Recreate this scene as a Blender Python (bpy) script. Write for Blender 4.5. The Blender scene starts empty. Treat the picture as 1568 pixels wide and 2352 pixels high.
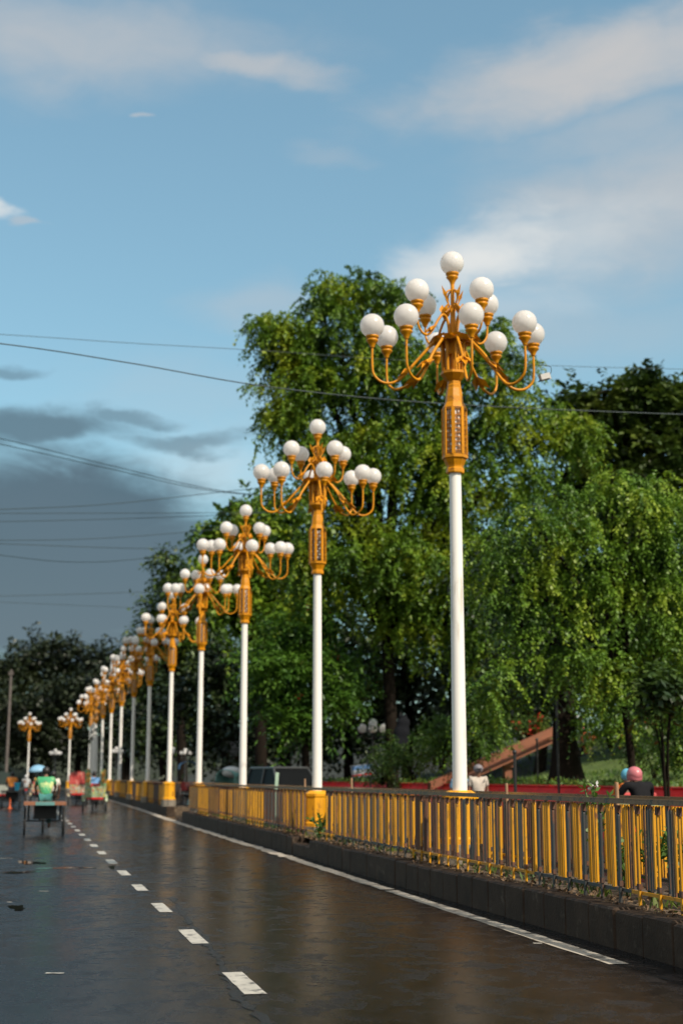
import bpy, math, random
import numpy as np
from mathutils import Vector, Matrix

R = math.radians
PI = math.pi
SC = bpy.context.scene
COL = SC.collection
random.seed(7)
RNG = np.random.default_rng(11)

# ------------------------------------------------------------------ camera
EYE = 1.5
YAW, PITCH = R(12.54), R(10.56)
F = 3267.0                      # focal length in picture units (picture 1568 x 2352)
cd = bpy.data.cameras.new('camera')
cam = bpy.data.objects.new('camera', cd)
COL.objects.link(cam)
cam.location = (0, 0, EYE)
cam.rotation_euler = (PI / 2 + PITCH, 0, -YAW)
cd.sensor_fit = 'VERTICAL'
cd.sensor_height = 36.0
cd.sensor_width = 24.0
cd.lens = 36.0 * F / 2352.0
cd.clip_end = 3000
cd.clip_start = 0.1
cd.dof.use_dof = True
cd.dof.focus_distance = 12.5
cd.dof.aperture_fstop = 1.7
SC.camera = cam

HEAD = Vector((math.sin(YAW), math.cos(YAW), 0))
RIGHT = Vector((math.cos(YAW), -math.sin(YAW), 0))
FWD = HEAD * math.cos(PITCH) + Vector((0, 0, math.sin(PITCH)))
UP = -HEAD * math.sin(PITCH) + Vector((0, 0, math.cos(PITCH)))


def ray(px, py):
    return FWD * F + RIGHT * (px - 784) + UP * (1176 - py)


def pt(px, py, depth):
    d = ray(px, py)
    return Vector((0, 0, EYE)) + d * (depth / d.dot(HEAD))


def gnd(px, py, z=0.0):
    d = ray(px, py)
    return Vector((0, 0, EYE)) + d * ((z - EYE) / d.z)


def xd(X, depth):
    """road coordinates (X across, Y along) of a point X metres right at horizontal camera depth"""
    return X, (depth - X * math.sin(YAW)) / math.cos(YAW)


# ------------------------------------------------------------------ light, sky, exposure
SUN_EL, SUN_AZ = R(43), R(150)      # azimuth clockwise from +Y: behind the camera, to the right
sun_dir = Vector((math.sin(SUN_AZ) * math.cos(SUN_EL), math.cos(SUN_AZ) * math.cos(SUN_EL), math.sin(SUN_EL)))
sl = bpy.data.lights.new('sun', 'SUN')
sl.energy = 3.9
sl.angle = R(0.5)
sl.color = (1.0, 0.90, 0.76)
so = bpy.data.objects.new('sun', sl)
COL.objects.link(so)
so.rotation_euler = sun_dir.to_track_quat('Z', 'Y').to_euler()

SC.view_settings.view_transform = 'Standard'
SC.view_settings.look = 'None'
SC.view_settings.exposure = 0.45
SC.view_settings.gamma = 1.0
SC.render.engine = 'CYCLES'
SC.cycles.max_bounces = 6
SC.cycles.transparent_max_bounces = 6
try:
    SC.cycles.use_denoising = True
except Exception:
    pass

world = bpy.data.worlds.new("World")
SC.world = world
world.use_nodes = True
WN, WL = world.node_tree.nodes, world.node_tree.links
WN.clear()


def wmath(op, a, b=None, c=None, clamp=False):
    n = WN.new('ShaderNodeMath')
    n.operation = op
    n.use_clamp = clamp
    for i, v in enumerate((a, b, c)):
        if v is None:
            continue
        if isinstance(v, (int, float)):
            n.inputs[i].default_value = v
        else:
            WL.new(v, n.inputs[i])
    return n.outputs[0]


def wmix(fac, a, b):
    n = WN.new('ShaderNodeMix')
    n.data_type = 'RGBA'
    n.clamp_factor = True
    for i, v in ((0, fac), (6, a), (7, b)):
        if isinstance(v, (int, float)):
            n.inputs[i].default_value = v
        elif isinstance(v, tuple):
            n.inputs[i].default_value = v
        else:
            WL.new(v, n.inputs[i])
    return n.outputs[2]


sky = WN.new('ShaderNodeTexSky')
sky.sky_type = 'NISHITA'
sky.sun_disc = False
sky.sun_elevation = SUN_EL
sky.sun_rotation = SUN_AZ
sky.altitude = 20
sky.air_density = 1.0
sky.dust_density = 1.6
sky.ozone_density = 1.6
tc = WN.new('ShaderNodeTexCoord')
sep = WN.new('ShaderNodeSeparateXYZ')
WL.new(tc.outputs['Generated'], sep.inputs[0])
az_ = wmath('ARCTAN2', sep.outputs[0], sep.outputs[1])
el_ = wmath('ARCSINE', sep.outputs[2])
# cloud noise on the direction, stretched along the horizon
comb = WN.new('ShaderNodeCombineXYZ')
WL.new(wmath('MULTIPLY', az_, 4.0), comb.inputs[0])
WL.new(wmath('MULTIPLY', el_, 9.0), comb.inputs[1])


def wnoise(scale, detail, rough, off=0.0, dist=0.0):
    n = WN.new('ShaderNodeTexNoise')
    n.inputs['Scale'].default_value = scale
    n.inputs['Detail'].default_value = detail
    n.inputs['Roughness'].default_value = rough
    n.inputs['Distortion'].default_value = dist
    ad = WN.new('ShaderNodeVectorMath')
    ad.operation = 'ADD'
    WL.new(comb.outputs[0], ad.inputs[0])
    ad.inputs[1].default_value = (off, off * 0.7, 0)
    WL.new(ad.outputs[0], n.inputs['Vector'])
    return n.outputs[0]


n_warp1 = wnoise(2.2, 5, 0.55, 3.1)
n_warp2 = wnoise(2.2, 5, 0.55, 9.7)
n_fine = wnoise(4.0, 7, 0.6, 5.0, 0.6)
n_big = wnoise(1.3, 4, 0.5, 21.0)
PXR = F                         # picture units per radian
azp = wmath('ADD', az_, wmath('MULTIPLY', wmath('SUBTRACT', n_warp1, 0.5), 0.10))
elp = wmath('ADD', el_, wmath('MULTIPLY', wmath('SUBTRACT', n_warp2, 0.5), 0.05))


def blob(px, py, sx, sy, rot, amp, soft=1.0, grain=0.8):
    d = ray(px, py).normalized()
    a0, e0 = math.atan2(d.x, d.y), math.asin(d.z)
    ca, sa = math.cos(R(rot)), math.sin(R(rot))
    dx = wmath('MULTIPLY', wmath('SUBTRACT', azp, a0), math.cos(e0) * PXR)
    dy = wmath('MULTIPLY', wmath('SUBTRACT', elp, e0), PXR)
    u = wmath('MULTIPLY_ADD', dy, sa / sx, wmath('MULTIPLY', dx, ca / sx))
    v = wmath('MULTIPLY_ADD', dy, ca / sy, wmath('MULTIPLY', dx, -sa / sy))
    q = wmath('ADD', wmath('MULTIPLY', u, u), wmath('MULTIPLY', v, v))
    e = wmath('EXPONENT', wmath('MULTIPLY', q, -1.0))
    w = wmath('MULTIPLY_ADD', wmath('SUBTRACT', n_fine, 0.5), grain, wmath('MULTIPLY', e, 1.25))
    m = wmath('DIVIDE', wmath('SUBTRACT', w, 0.30), 0.75 * soft, clamp=True)
    m = wmath('MULTIPLY', m, wmath('MULTIPLY', m, wmath('MULTIPLY_ADD', m, -2.0, 3.0)))
    return wmath('MULTIPLY', m, amp)


def union(lst):
    o = lst[0]
    for x in lst[1:]:
        o = wmath('MAXIMUM', o, x)
    return o


skyc = WN.new('ShaderNodeMix')
skyc.data_type = 'RGBA'
skyc.blend_type = 'MULTIPLY'
skyc.inputs[0].default_value = 1.0
WL.new(sky.outputs[0], skyc.inputs[6])
skyc.inputs[7].default_value = (0.85, 1.15, 1.02, 1)
base = skyc.outputs[2]
haze_f = wmath('MULTIPLY_ADD', wmath('DIVIDE', wmath('SUBTRACT', 0.75, el_), 0.65, clamp=True), 0.22, 0.10)
K = 1 / 0.12       # the Background strength below is 0.12: cloud radiances are written as seen, times K


def rad(r, g, b):
    return (r * K, g * K, b * K, 1)


base = wmix(haze_f, base, rad(.30, .40, .44))


veil = union([blob(150, 80, 600, 150, 0, .80, 1.9, .6), blob(560, 150, 240, 50, -8, .70, 1.4), blob(1380, 150, 520, 120, 9, .95, 1.5, .6),
              blob(1450, 290, 420, 90, 6, .50, 1.8), blob(1480, 470, 500, 240, 10, .92, 2.0, .5), blob(350, 270, 35, 10, 0, .5),
              blob(100, 525, 45, 16, 0, .45), blob(620, 690, 240, 70, 0, .40, 1.8), blob(760, 345, 120, 30, 0, .22, 1.6), blob(1250, 760, 560, 130, 0, .40, 2.0, .5),
              blob(500, 900, 500, 130, 0, .25, 2.0)])
c1 = wmix(veil, base, rad(.42, .415, .415))
bright = union([blob(1090, 590, 260, 95, 16, 1.0, 1.5), blob(1300, 560, 260, 110, 10, .50, 2.0), blob(20, 485, 75, 28, -10, .8, 1.2),
                blob(470, 1075, 210, 110, 0, .40, 1.8), blob(1150, 690, 260, 70, 0, .35, 1.8)])
c2 = wmix(bright, c1, rad(.56, .575, .57))
storm = union([blob(0, 1230, 470, 250, 0, 1.0, 1.0), blob(120, 985, 270, 55, 0, .85, 1.1), blob(430, 1015, 170, 24, 6, .6, 1.1),
               blob(330, 965, 110, 22, 0, .6, 1.1), blob(10, 838, 80, 20, 0, .55, 1.1), blob(330, 1330, 480, 210, 0, 1.0, 1.0),
               blob(-600, 1250, 800, 330, 0, 1.0, 1.0), blob(60, 1400, 700, 190, 0, 1.0, 1.0), blob(150, 1180, 420, 150, 0, 1.0, 1.0), blob(120, 1290, 520, 220, 0, 1.0, 1.0)])
elr = wmath('DIVIDE', wmath('SUBTRACT', el_, 0.10), 0.10, clamp=True)
scol = wmix(elr, rad(.104, .148, .176), rad(.076, .126, .162))
scol = wmix(wmath('MULTIPLY', wmath('SUBTRACT', n_big, 0.45), 1.3, clamp=True), scol, rad(.105, .145, .180))
c3 = wmix(storm, c2, scol)
# unseen broken white cloud added overhead and behind the camera for warm fill light
fwdness = wmath('MULTIPLY', sep.outputs[1], 1.0)
behind = wmath('DIVIDE', wmath('SUBTRACT', 0.55, fwdness), 0.5, clamp=True)
fill_cloud = wmath('MULTIPLY', behind, wmath('MULTIPLY_ADD', n_fine, 0.9, 0.25, clamp=True))
c3 = wmix(fill_cloud, c3, rad(.56, .53, .49))
bg = WN.new('ShaderNodeBackground')
bg.inputs['Strength'].default_value = 0.12
WL.new(c3, bg.inputs['Color'])
wo = WN.new('ShaderNodeOutputWorld')
WL.new(bg.outputs[0], wo.inputs['Surface'])

# ------------------------------------------------------------------ materials


def new_mat(name):
    m = bpy.data.materials.new(name)
    m.use_nodes = True
    nt = m.node_tree
    nt.nodes.clear()
    out = nt.nodes.new('ShaderNodeOutputMaterial')
    return m, nt.nodes, nt.links, out


def paint(name, col, rough=0.45, var=0.18, scale=3.0, metallic=0.0, bump=0.0, wear=None, wear_amt=0.35, rnd=0.0, spec=0.5, wscale=9.0, stretch=(1, 1, 1)):
    """painted / plain surface: noise-varied colour, worn patches of a second colour, small bumps; rnd = per-object variation"""
    m, N, L, out = new_mat(name)
    b = N.new('ShaderNodeBsdfPrincipled')
    L.new(b.outputs[0], out.inputs[0])
    t = N.new('ShaderNodeTexCoord')
    mp = N.new('ShaderNodeMapping')
    mp.inputs['Scale'].default_value = stretch
    L.new(t.outputs['Object'], mp.inputs[0])
    n = N.new('ShaderNodeTexNoise')
    n.inputs['Scale'].default_value = scale
    n.inputs['Detail'].default_value = 6
    n.inputs['Roughness'].default_value = 0.62
    oi = N.new('ShaderNodeObjectInfo')
    addv = N.new('ShaderNodeVectorMath')
    addv.operation = 'ADD'
    L.new(mp.outputs[0], addv.inputs[0])
    mulv = N.new('ShaderNodeVectorMath')
    mulv.operation = 'SCALE'
    mulv.inputs[0].default_value = (17, 31, 23)
    L.new(oi.outputs['Random'], mulv.inputs['Scale'])
    L.new(mulv.outputs[0], addv.inputs[1])
    L.new(addv.outputs[0], n.inputs['Vector'])
    rp = N.new('ShaderNodeValToRGB')
    rp.color_ramp.elements[0].position = 0.3
    rp.color_ramp.elements[1].position = 0.75
    lo = [max(0, c * (1 - var)) for c in col]
    hi = [min(1, c * (1 + var * .6)) for c in col]
    rp.color_ramp.elements[0].color = (*lo, 1)
    rp.color_ramp.elements[1].color = (*hi, 1)
    L.new(n.outputs[0], rp.inputs[0])
    c = rp.outputs[0]
    if rnd:
        hs = N.new('ShaderNodeHueSaturation')
        mr = N.new('ShaderNodeMapRange')
        mr.inputs['To Min'].default_value = 1 - rnd
        mr.inputs['To Max'].default_value = 1 + rnd * .5
        L.new(oi.outputs['Random'], mr.inputs[0])
        L.new(mr.outputs[0], hs.inputs['Value'])
        L.new(c, hs.inputs['Color'])
        c = hs.outputs[0]
    if wear:
        n2 = N.new('ShaderNodeTexNoise')
        n2.inputs['Scale'].default_value = wscale
        n2.inputs['Detail'].default_value = 8
        n2.inputs['Roughness'].default_value = 0.7
        L.new(addv.outputs[0], n2.inputs['Vector'])
        r2 = N.new('ShaderNodeValToRGB')
        r2.color_ramp.elements[0].position = 0.62 - wear_amt * .25
        r2.color_ramp.elements[1].position = 0.70 - wear_amt * .18
        L.new(n2.outputs[0], r2.inputs[0])
        mx = N.new('ShaderNodeMix')
        mx.data_type = 'RGBA'
        L.new(r2.outputs[0], mx.inputs[0])
        L.new(c, mx.inputs[6])
        mx.inputs[7].default_value = (*wear, 1)
        c = mx.outputs[2]
    L.new(c, b.inputs['Base Color'])
    b.inputs['Roughness'].default_value = rough
    b.inputs['Metallic'].default_value = metallic
    b.inputs['Specular IOR Level'].default_value = spec
    if bump:
        bm = N.new('ShaderNodeBump')
        bm.inputs['Strength'].default_value = bump
        bm.inputs['Distance'].default_value = 0.01
        n3 = N.new('ShaderNodeTexNoise')
        n3.inputs['Scale'].default_value = scale * 9
        n3.inputs['Detail'].default_value = 6
        L.new(addv.outputs[0], n3.inputs['Vector'])
        L.new(n3.outputs[0], bm.inputs['Height'])
        L.new(bm.outputs[0], b.inputs['Normal'])
    return m


def leaf_mat(name, dark, mid, light, nscale=0.5, trans=0.28):
    m, N, L, out = new_mat(name)
    t = N.new('ShaderNodeTexCoord')
    n = N.new('ShaderNodeTexNoise')
    n.inputs['Scale'].default_value = nscale
    n.inputs['Detail'].default_value = 4
    L.new(t.outputs['Object'], n.inputs['Vector'])
    g = N.new('ShaderNodeNewGeometry')
    mix = N.new('ShaderNodeMath')
    mix.operation = 'MULTIPLY_ADD'
    L.new(g.outputs['Random Per Island'], mix.inputs[0])
    mix.inputs[1].default_value = 0.16
    mm = N.new('ShaderNodeMath')
    mm.operation = 'MULTIPLY_ADD'
    L.new(n.outputs[0], mm.inputs[0])
    mm.inputs[1].default_value = 1.7
    mm.inputs[2].default_value = -0.43
    L.new(mm.outputs[0], mix.inputs[2])
    rp = N.new('ShaderNodeValToRGB')
    e = rp.color_ramp.elements
    e[0].position, e[0].color = 0.25, (*dark, 1)
    e[1].position, e[1].color = 0.85, (*light, 1)
    x = e.new(0.52)
    x.color = (*mid, 1)
    L.new(mix.outputs[0], rp.inputs[0])
    b = N.new('ShaderNodeBsdfPrincipled')
    b.inputs['Roughness'].default_value = 0.5
    b.inputs['Specular IOR Level'].default_value = 0.5
    L.new(rp.outputs[0], b.inputs['Base Color'])
    tr = N.new('ShaderNodeBsdfTranslucent')
    L.new(rp.outputs[0], tr.inputs['Color'])
    ms = N.new('ShaderNodeMixShader')
    ms.inputs[0].default_value = trans
    L.new(b.outputs[0], ms.inputs[1])
    L.new(tr.outputs[0], ms.inputs[2])
    L.new(ms.outputs[0], out.inputs[0])
    return m


def road_mat():
    m, N, L, out = new_mat('wet_asphalt')
    b = N.new('ShaderNodeBsdfPrincipled')
    L.new(b.outputs[0], out.inputs[0])
    t = N.new('ShaderNodeTexCoord')

    def noise(scale, detail=5, rough=.6, st=(1, 1, 1), dist=0):
        mp = N.new('ShaderNodeMapping')
        mp.inputs['Scale'].default_value = st
        L.new(t.outputs['Object'], mp.inputs[0])
        n = N.new('ShaderNodeTexNoise')
        n.inputs['Scale'].default_value = scale
        n.inputs['Detail'].default_value = detail
        n.inputs['Roughness'].default_value = rough
        n.inputs['Distortion'].default_value = dist
        L.new(mp.outputs[0], n.inputs['Vector'])
        return n.outputs[0]

    def ramp(src, p0, p1, c0, c1):
        r = N.new('ShaderNodeValToRGB')
        r.color_ramp.elements[0].position = p0
        r.color_ramp.elements[1].position = p1
        r.color_ramp.elements[0].color = c0 if isinstance(c0, tuple) else (c0, c0, c0, 1)
        r.color_ramp.elements[1].color = c1 if isinstance(c1, tuple) else (c1, c1, c1, 1)
        L.new(src, r.inputs[0])
        return r.outputs[0]
    grit = noise(70, 3, .6)
    patch = noise(.55, 6, .62, (1, .35, 1), .4)
    c = ramp(grit, .42, .72, (.006, .006, .0068, 1), (.034, .032, .031, 1))
    mx = N.new('ShaderNodeMix')
    mx.data_type = 'RGBA'
    mx.blend_type = 'MULTIPLY'
    mx.inputs[0].default_value = 1
    L.new(c, mx.inputs[6])
    L.new(ramp(patch, .35, .7, (.72, .68, .66, 1), (1.12, 1.06, 1.02, 1)), mx.inputs[7])
    mottle = noise(3.4, 8, .74, (1, .8, 1), .5)
    mx2 = N.new('ShaderNodeMix')
    mx2.data_type = 'RGBA'
    mx2.blend_type = 'MULTIPLY'
    mx2.inputs[0].default_value = 1
    L.new(mx.outputs[2], mx2.inputs[6])
    L.new(ramp(mottle, .40, .66, (.60, .60, .64, 1), (1.45, 1.40, 1.38, 1)), mx2.inputs[7])
    L.new(mx2.outputs[2], b.inputs['Base Color'])
    wet = noise(.75, 9, .72, (1, .55, 1), .9)
    rr = ramp(wet, .40, .62, .04, .20)
    mm = N.new('ShaderNodeMath')
    mm.operation = 'MULTIPLY_ADD'
    L.new(grit, mm.inputs[0])
    mm.inputs[1].default_value = .05
    L.new(rr, mm.inputs[2])
    m2 = N.new('ShaderNodeMath')
    m2.operation = 'ADD'
    L.new(mm.outputs[0], m2.inputs[0])
    L.new(ramp(mottle, .46, .60, 0.0, .22), m2.inputs[1])
    L.new(m2.outputs[0], b.inputs['Roughness'])
    b.inputs['IOR'].default_value = 1.27
    b.inputs['Specular IOR Level'].default_value = 0.25
    b1 = N.new('ShaderNodeBump')
    b1.inputs['Strength'].default_value = .30
    b1.inputs['Distance'].default_value = .006
    L.new(grit, b1.inputs['Height'])
    b2 = N.new('ShaderNodeBump')
    b2.inputs['Strength'].default_value = .055
    b2.inputs['Distance'].default_value = .012
    L.new(noise(11, 5, .62, (.7, 1.2, 1)), b2.inputs['Height'])
    L.new(b1.outputs[0], b2.inputs['Normal'])
    L.new(b2.outputs[0], b.inputs['Normal'])
    return m


def glass_globe_mat():
    m, N, L, out = new_mat('opal_glass')
    b = N.new('ShaderNodeBsdfPrincipled')
    t = N.new('ShaderNodeTexCoord')
    oi = N.new('ShaderNodeObjectInfo')
    n = N.new('ShaderNodeTexNoise')
    n.noise_dimensions = '4D'
    n.inputs['Scale'].default_value = 4.0
    n.inputs['Detail'].default_value = 7
    L.new(t.outputs['Object'], n.inputs['Vector'])
    ws = N.new('ShaderNodeMath')
    ws.operation = 'MULTIPLY'
    ws.inputs[1].default_value = 50
    L.new(oi.outputs['Random'], ws.inputs[0])
    L.new(ws.outputs[0], n.inputs['W'])
    rp = N.new('ShaderNodeValToRGB')
    rp.color_ramp.elements[0].position, rp.color_ramp.elements[0].color = .3, (.78, .75, .72, 1)
    rp.color_ramp.elements[1].position, rp.color_ramp.elements[1].color = .6, (.91, .89, .88, 1)
    L.new(n.outputs[0], rp.inputs[0])
    hs = N.new('ShaderNodeHueSaturation')
    mr = N.new('ShaderNodeMapRange')
    mr.inputs['To Min'].default_value = .88
    mr.inputs['To Max'].default_value = 1.0
    L.new(oi.outputs['Random'], mr.inputs[0])
    L.new(mr.outputs[0], hs.inputs['Value'])
    L.new(rp.outputs[0], hs.inputs['Color'])
    L.new(hs.outputs[0], b.inputs['Base Color'])
    b.inputs['Roughness'].default_value = .22
    b.inputs['Subsurface Weight'].default_value = .25
    b.inputs['Subsurface Radius'].default_value = (.06, .06, .06)
    b.inputs['Subsurface Scale'].default_value = 1.0
    tr = N.new('ShaderNodeBsdfTranslucent')
    tr.inputs['Color'].default_value = (.93, .90, .87, 1)
    ms = N.new('ShaderNodeMixShader')
    ms.inputs[0].default_value = .48
    L.new(b.outputs[0], ms.inputs[1])
    L.new(tr.outputs[0], ms.inputs[2])
    L.new(ms.outputs[0], out.inputs[0])
    return m


def floral_mat(name, ground, cols, scale=9):
    m, N, L, out = new_mat(name)
    b = N.new('ShaderNodeBsdfPrincipled')
    b.inputs['Roughness'].default_value = .4
    L.new(b.outputs[0], out.inputs[0])
    t = N.new('ShaderNodeTexCoord')
    v = N.new('ShaderNodeTexVoronoi')
    v.inputs['Scale'].default_value = scale
    L.new(t.outputs['Object'], v.inputs['Vector'])
    sp = N.new('ShaderNodeSeparateColor')
    L.new(v.outputs['Color'], sp.inputs[0])
    rp = N.new('ShaderNodeValToRGB')
    rp.color_ramp.interpolation = 'CONSTANT'
    e = rp.color_ramp.elements
    e[0].position, e[0].color = 0, (*cols[0], 1)
    e[1].position, e[1].color = 1 / len(cols), (*cols[1], 1)
    for i in range(2, len(cols)):
        x = e.new(i / len(cols))
        x.color = (*cols[i], 1)
    L.new(sp.outputs[0], rp.inputs[0])
    r2 = N.new('ShaderNodeValToRGB')
    r2.color_ramp.elements[0].position = .35
    r2.color_ramp.elements[1].position = .45
    r2.color_ramp.elements[0].color = (1, 1, 1, 1)
    r2.color_ramp.elements[1].color = (0, 0, 0, 1)
    L.new(v.outputs['Distance'], r2.inputs[0])
    mx = N.new('ShaderNodeMix')
    mx.data_type = 'RGBA'
    L.new(r2.outputs[0], mx.inputs[0])
    mx.inputs[6].default_value = (*ground, 1)
    L.new(rp.outputs[0], mx.inputs[7])
    L.new(mx.outputs[2], b.inputs['Base Color'])
    return m


ORANGE = paint('orange_paint', (.59, .232, .003), .42, .22, 4, bump=.2, wear=(.30, .10, .008), wear_amt=.22, spec=.28, wscale=14)
YELLOW = paint('yellow_paint', (.64, .29, .002), .5, .25, 5, wear=(.16, .06, .02), wear_amt=.22, rnd=.22, wscale=7, stretch=(1, 1, .35))
PEDY = paint('pedestal_paint', (.74, .33, .004), .45, .2, 4, wear=(.20, .08, .015), wear_amt=.25, stretch=(1, 1, .5))
DARKP = paint('dark_grey_paint', (.045, .046, .046), .5, .25, 5, wear=(.13, .05, .022), wear_amt=.30, rnd=.3, wscale=7, stretch=(1, 1, .35))
RUST = paint('rusty_brown', (.15, .058, .024), .7, .3, 6, wear=(.045, .03, .025), wear_amt=.5, rnd=.4, wscale=8, stretch=(1, 1, .35))
RAILM = paint('brown_rail_paint', (.19, .095, .042), .26, .3, 3, wear=(.05, .035, .03), wear_amt=.45, wscale=5, spec=.55)
WHITEP = paint('white_pole_paint', (.79, .76, .71), .42, .06, 2, wear=(.55, .50, .43), wear_amt=.20, wscale=6, stretch=(1, 1, .12))
LATT = paint('orange_lattice_paint', (.43, .16, .012), .4, .2, 6)
GLOBE = glass_globe_mat()
ROAD = road_mat()
LINE = paint('worn_road_paint', (.50, .465, .40), .45, .22, 6, wear=(.06, .055, .05), wear_amt=.36, wscale=9, bump=.2)
EDGE = paint('worn_edge_paint', (.50, .44, .36), .48, .25, 3, wear=(.09, .075, .06), wear_amt=.40, wscale=4.5, bump=.2)
KERB = paint('grimy_kerb_concrete', (.046, .030, .020), .7, .4, 4, wear=(.09, .068, .05), wear_amt=.15, bump=.6, wscale=5, spec=.15)
SOIL = paint('leaf_litter_soil', (.10, .068, .042), .9, .5, 7, wear=(.18, .13, .08), wear_amt=.4, bump=.8, wscale=14)
PLINTH = paint('pale_concrete', (.22, .19, .15), .75, .3, 5, bump=.5, wear=(.09, .08, .06), wear_amt=.4)
GRASSM = paint('grass_ground', (.075, .125, .018), .9, .45, .8, bump=.6, wear=(.09, .13, .02), wear_amt=.5, wscale=3)
DIRT = paint('earth_ground', (.05, .05, .03), .9, .4, 1, bump=.5)  # plain olive-brown ground colour
BARK = paint('bark', (.016, .012, .009), .95, .4, 3, bump=1.0, stretch=(1, 1, .3), spec=.08)
WIREM = paint('cable_sheath', (.012, .030, .034), .5, .1, 2)
BLACK = paint('black_metal', (.014, .014, .014), .45, .3, 6)
TYRE = paint('tyre_rubber', (.018, .017, .017), .75, .3, 8)
STEEL = paint('dull_steel', (.32, .32, .32), .35, .2, 6, metallic=.8)
WOODO = paint('orange_plank', (.25, .10, .05), .6, .25, 5)
TEAL = paint('teal_plank', (.10, .24, .23), .6, .25, 5)
SKIN = paint('brown_skin', (.16, .075, .045), .55, .1, 6)
HAIR = paint('black_hair', (.012, .010, .010), .5, .2, 20)
REDW = paint('red_planter_paint', (.80, .018, .016), .5, .25, 1.5, wear=(.40, .02, .02), wear_amt=.25, wscale=2)
BRICK = paint('red_brown_plaster', (.22, .075, .036), .75, .25, 3, wear=(.18, .07, .035), wear_amt=.45, bump=.4, wscale=4)
CONC = paint('concrete_pole', (.12, .10, .09), .85, .3, 2, bump=.5)
GLASS = paint('dark_glass', (.008, .009, .010), .4, .1, 2, spec=.03)


def cloth(name, col, wear=None):
    return paint(name, col, .85, .25, 9, bump=.3, wear=wear, wear_amt=.3, wscale=6, spec=.12)


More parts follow.
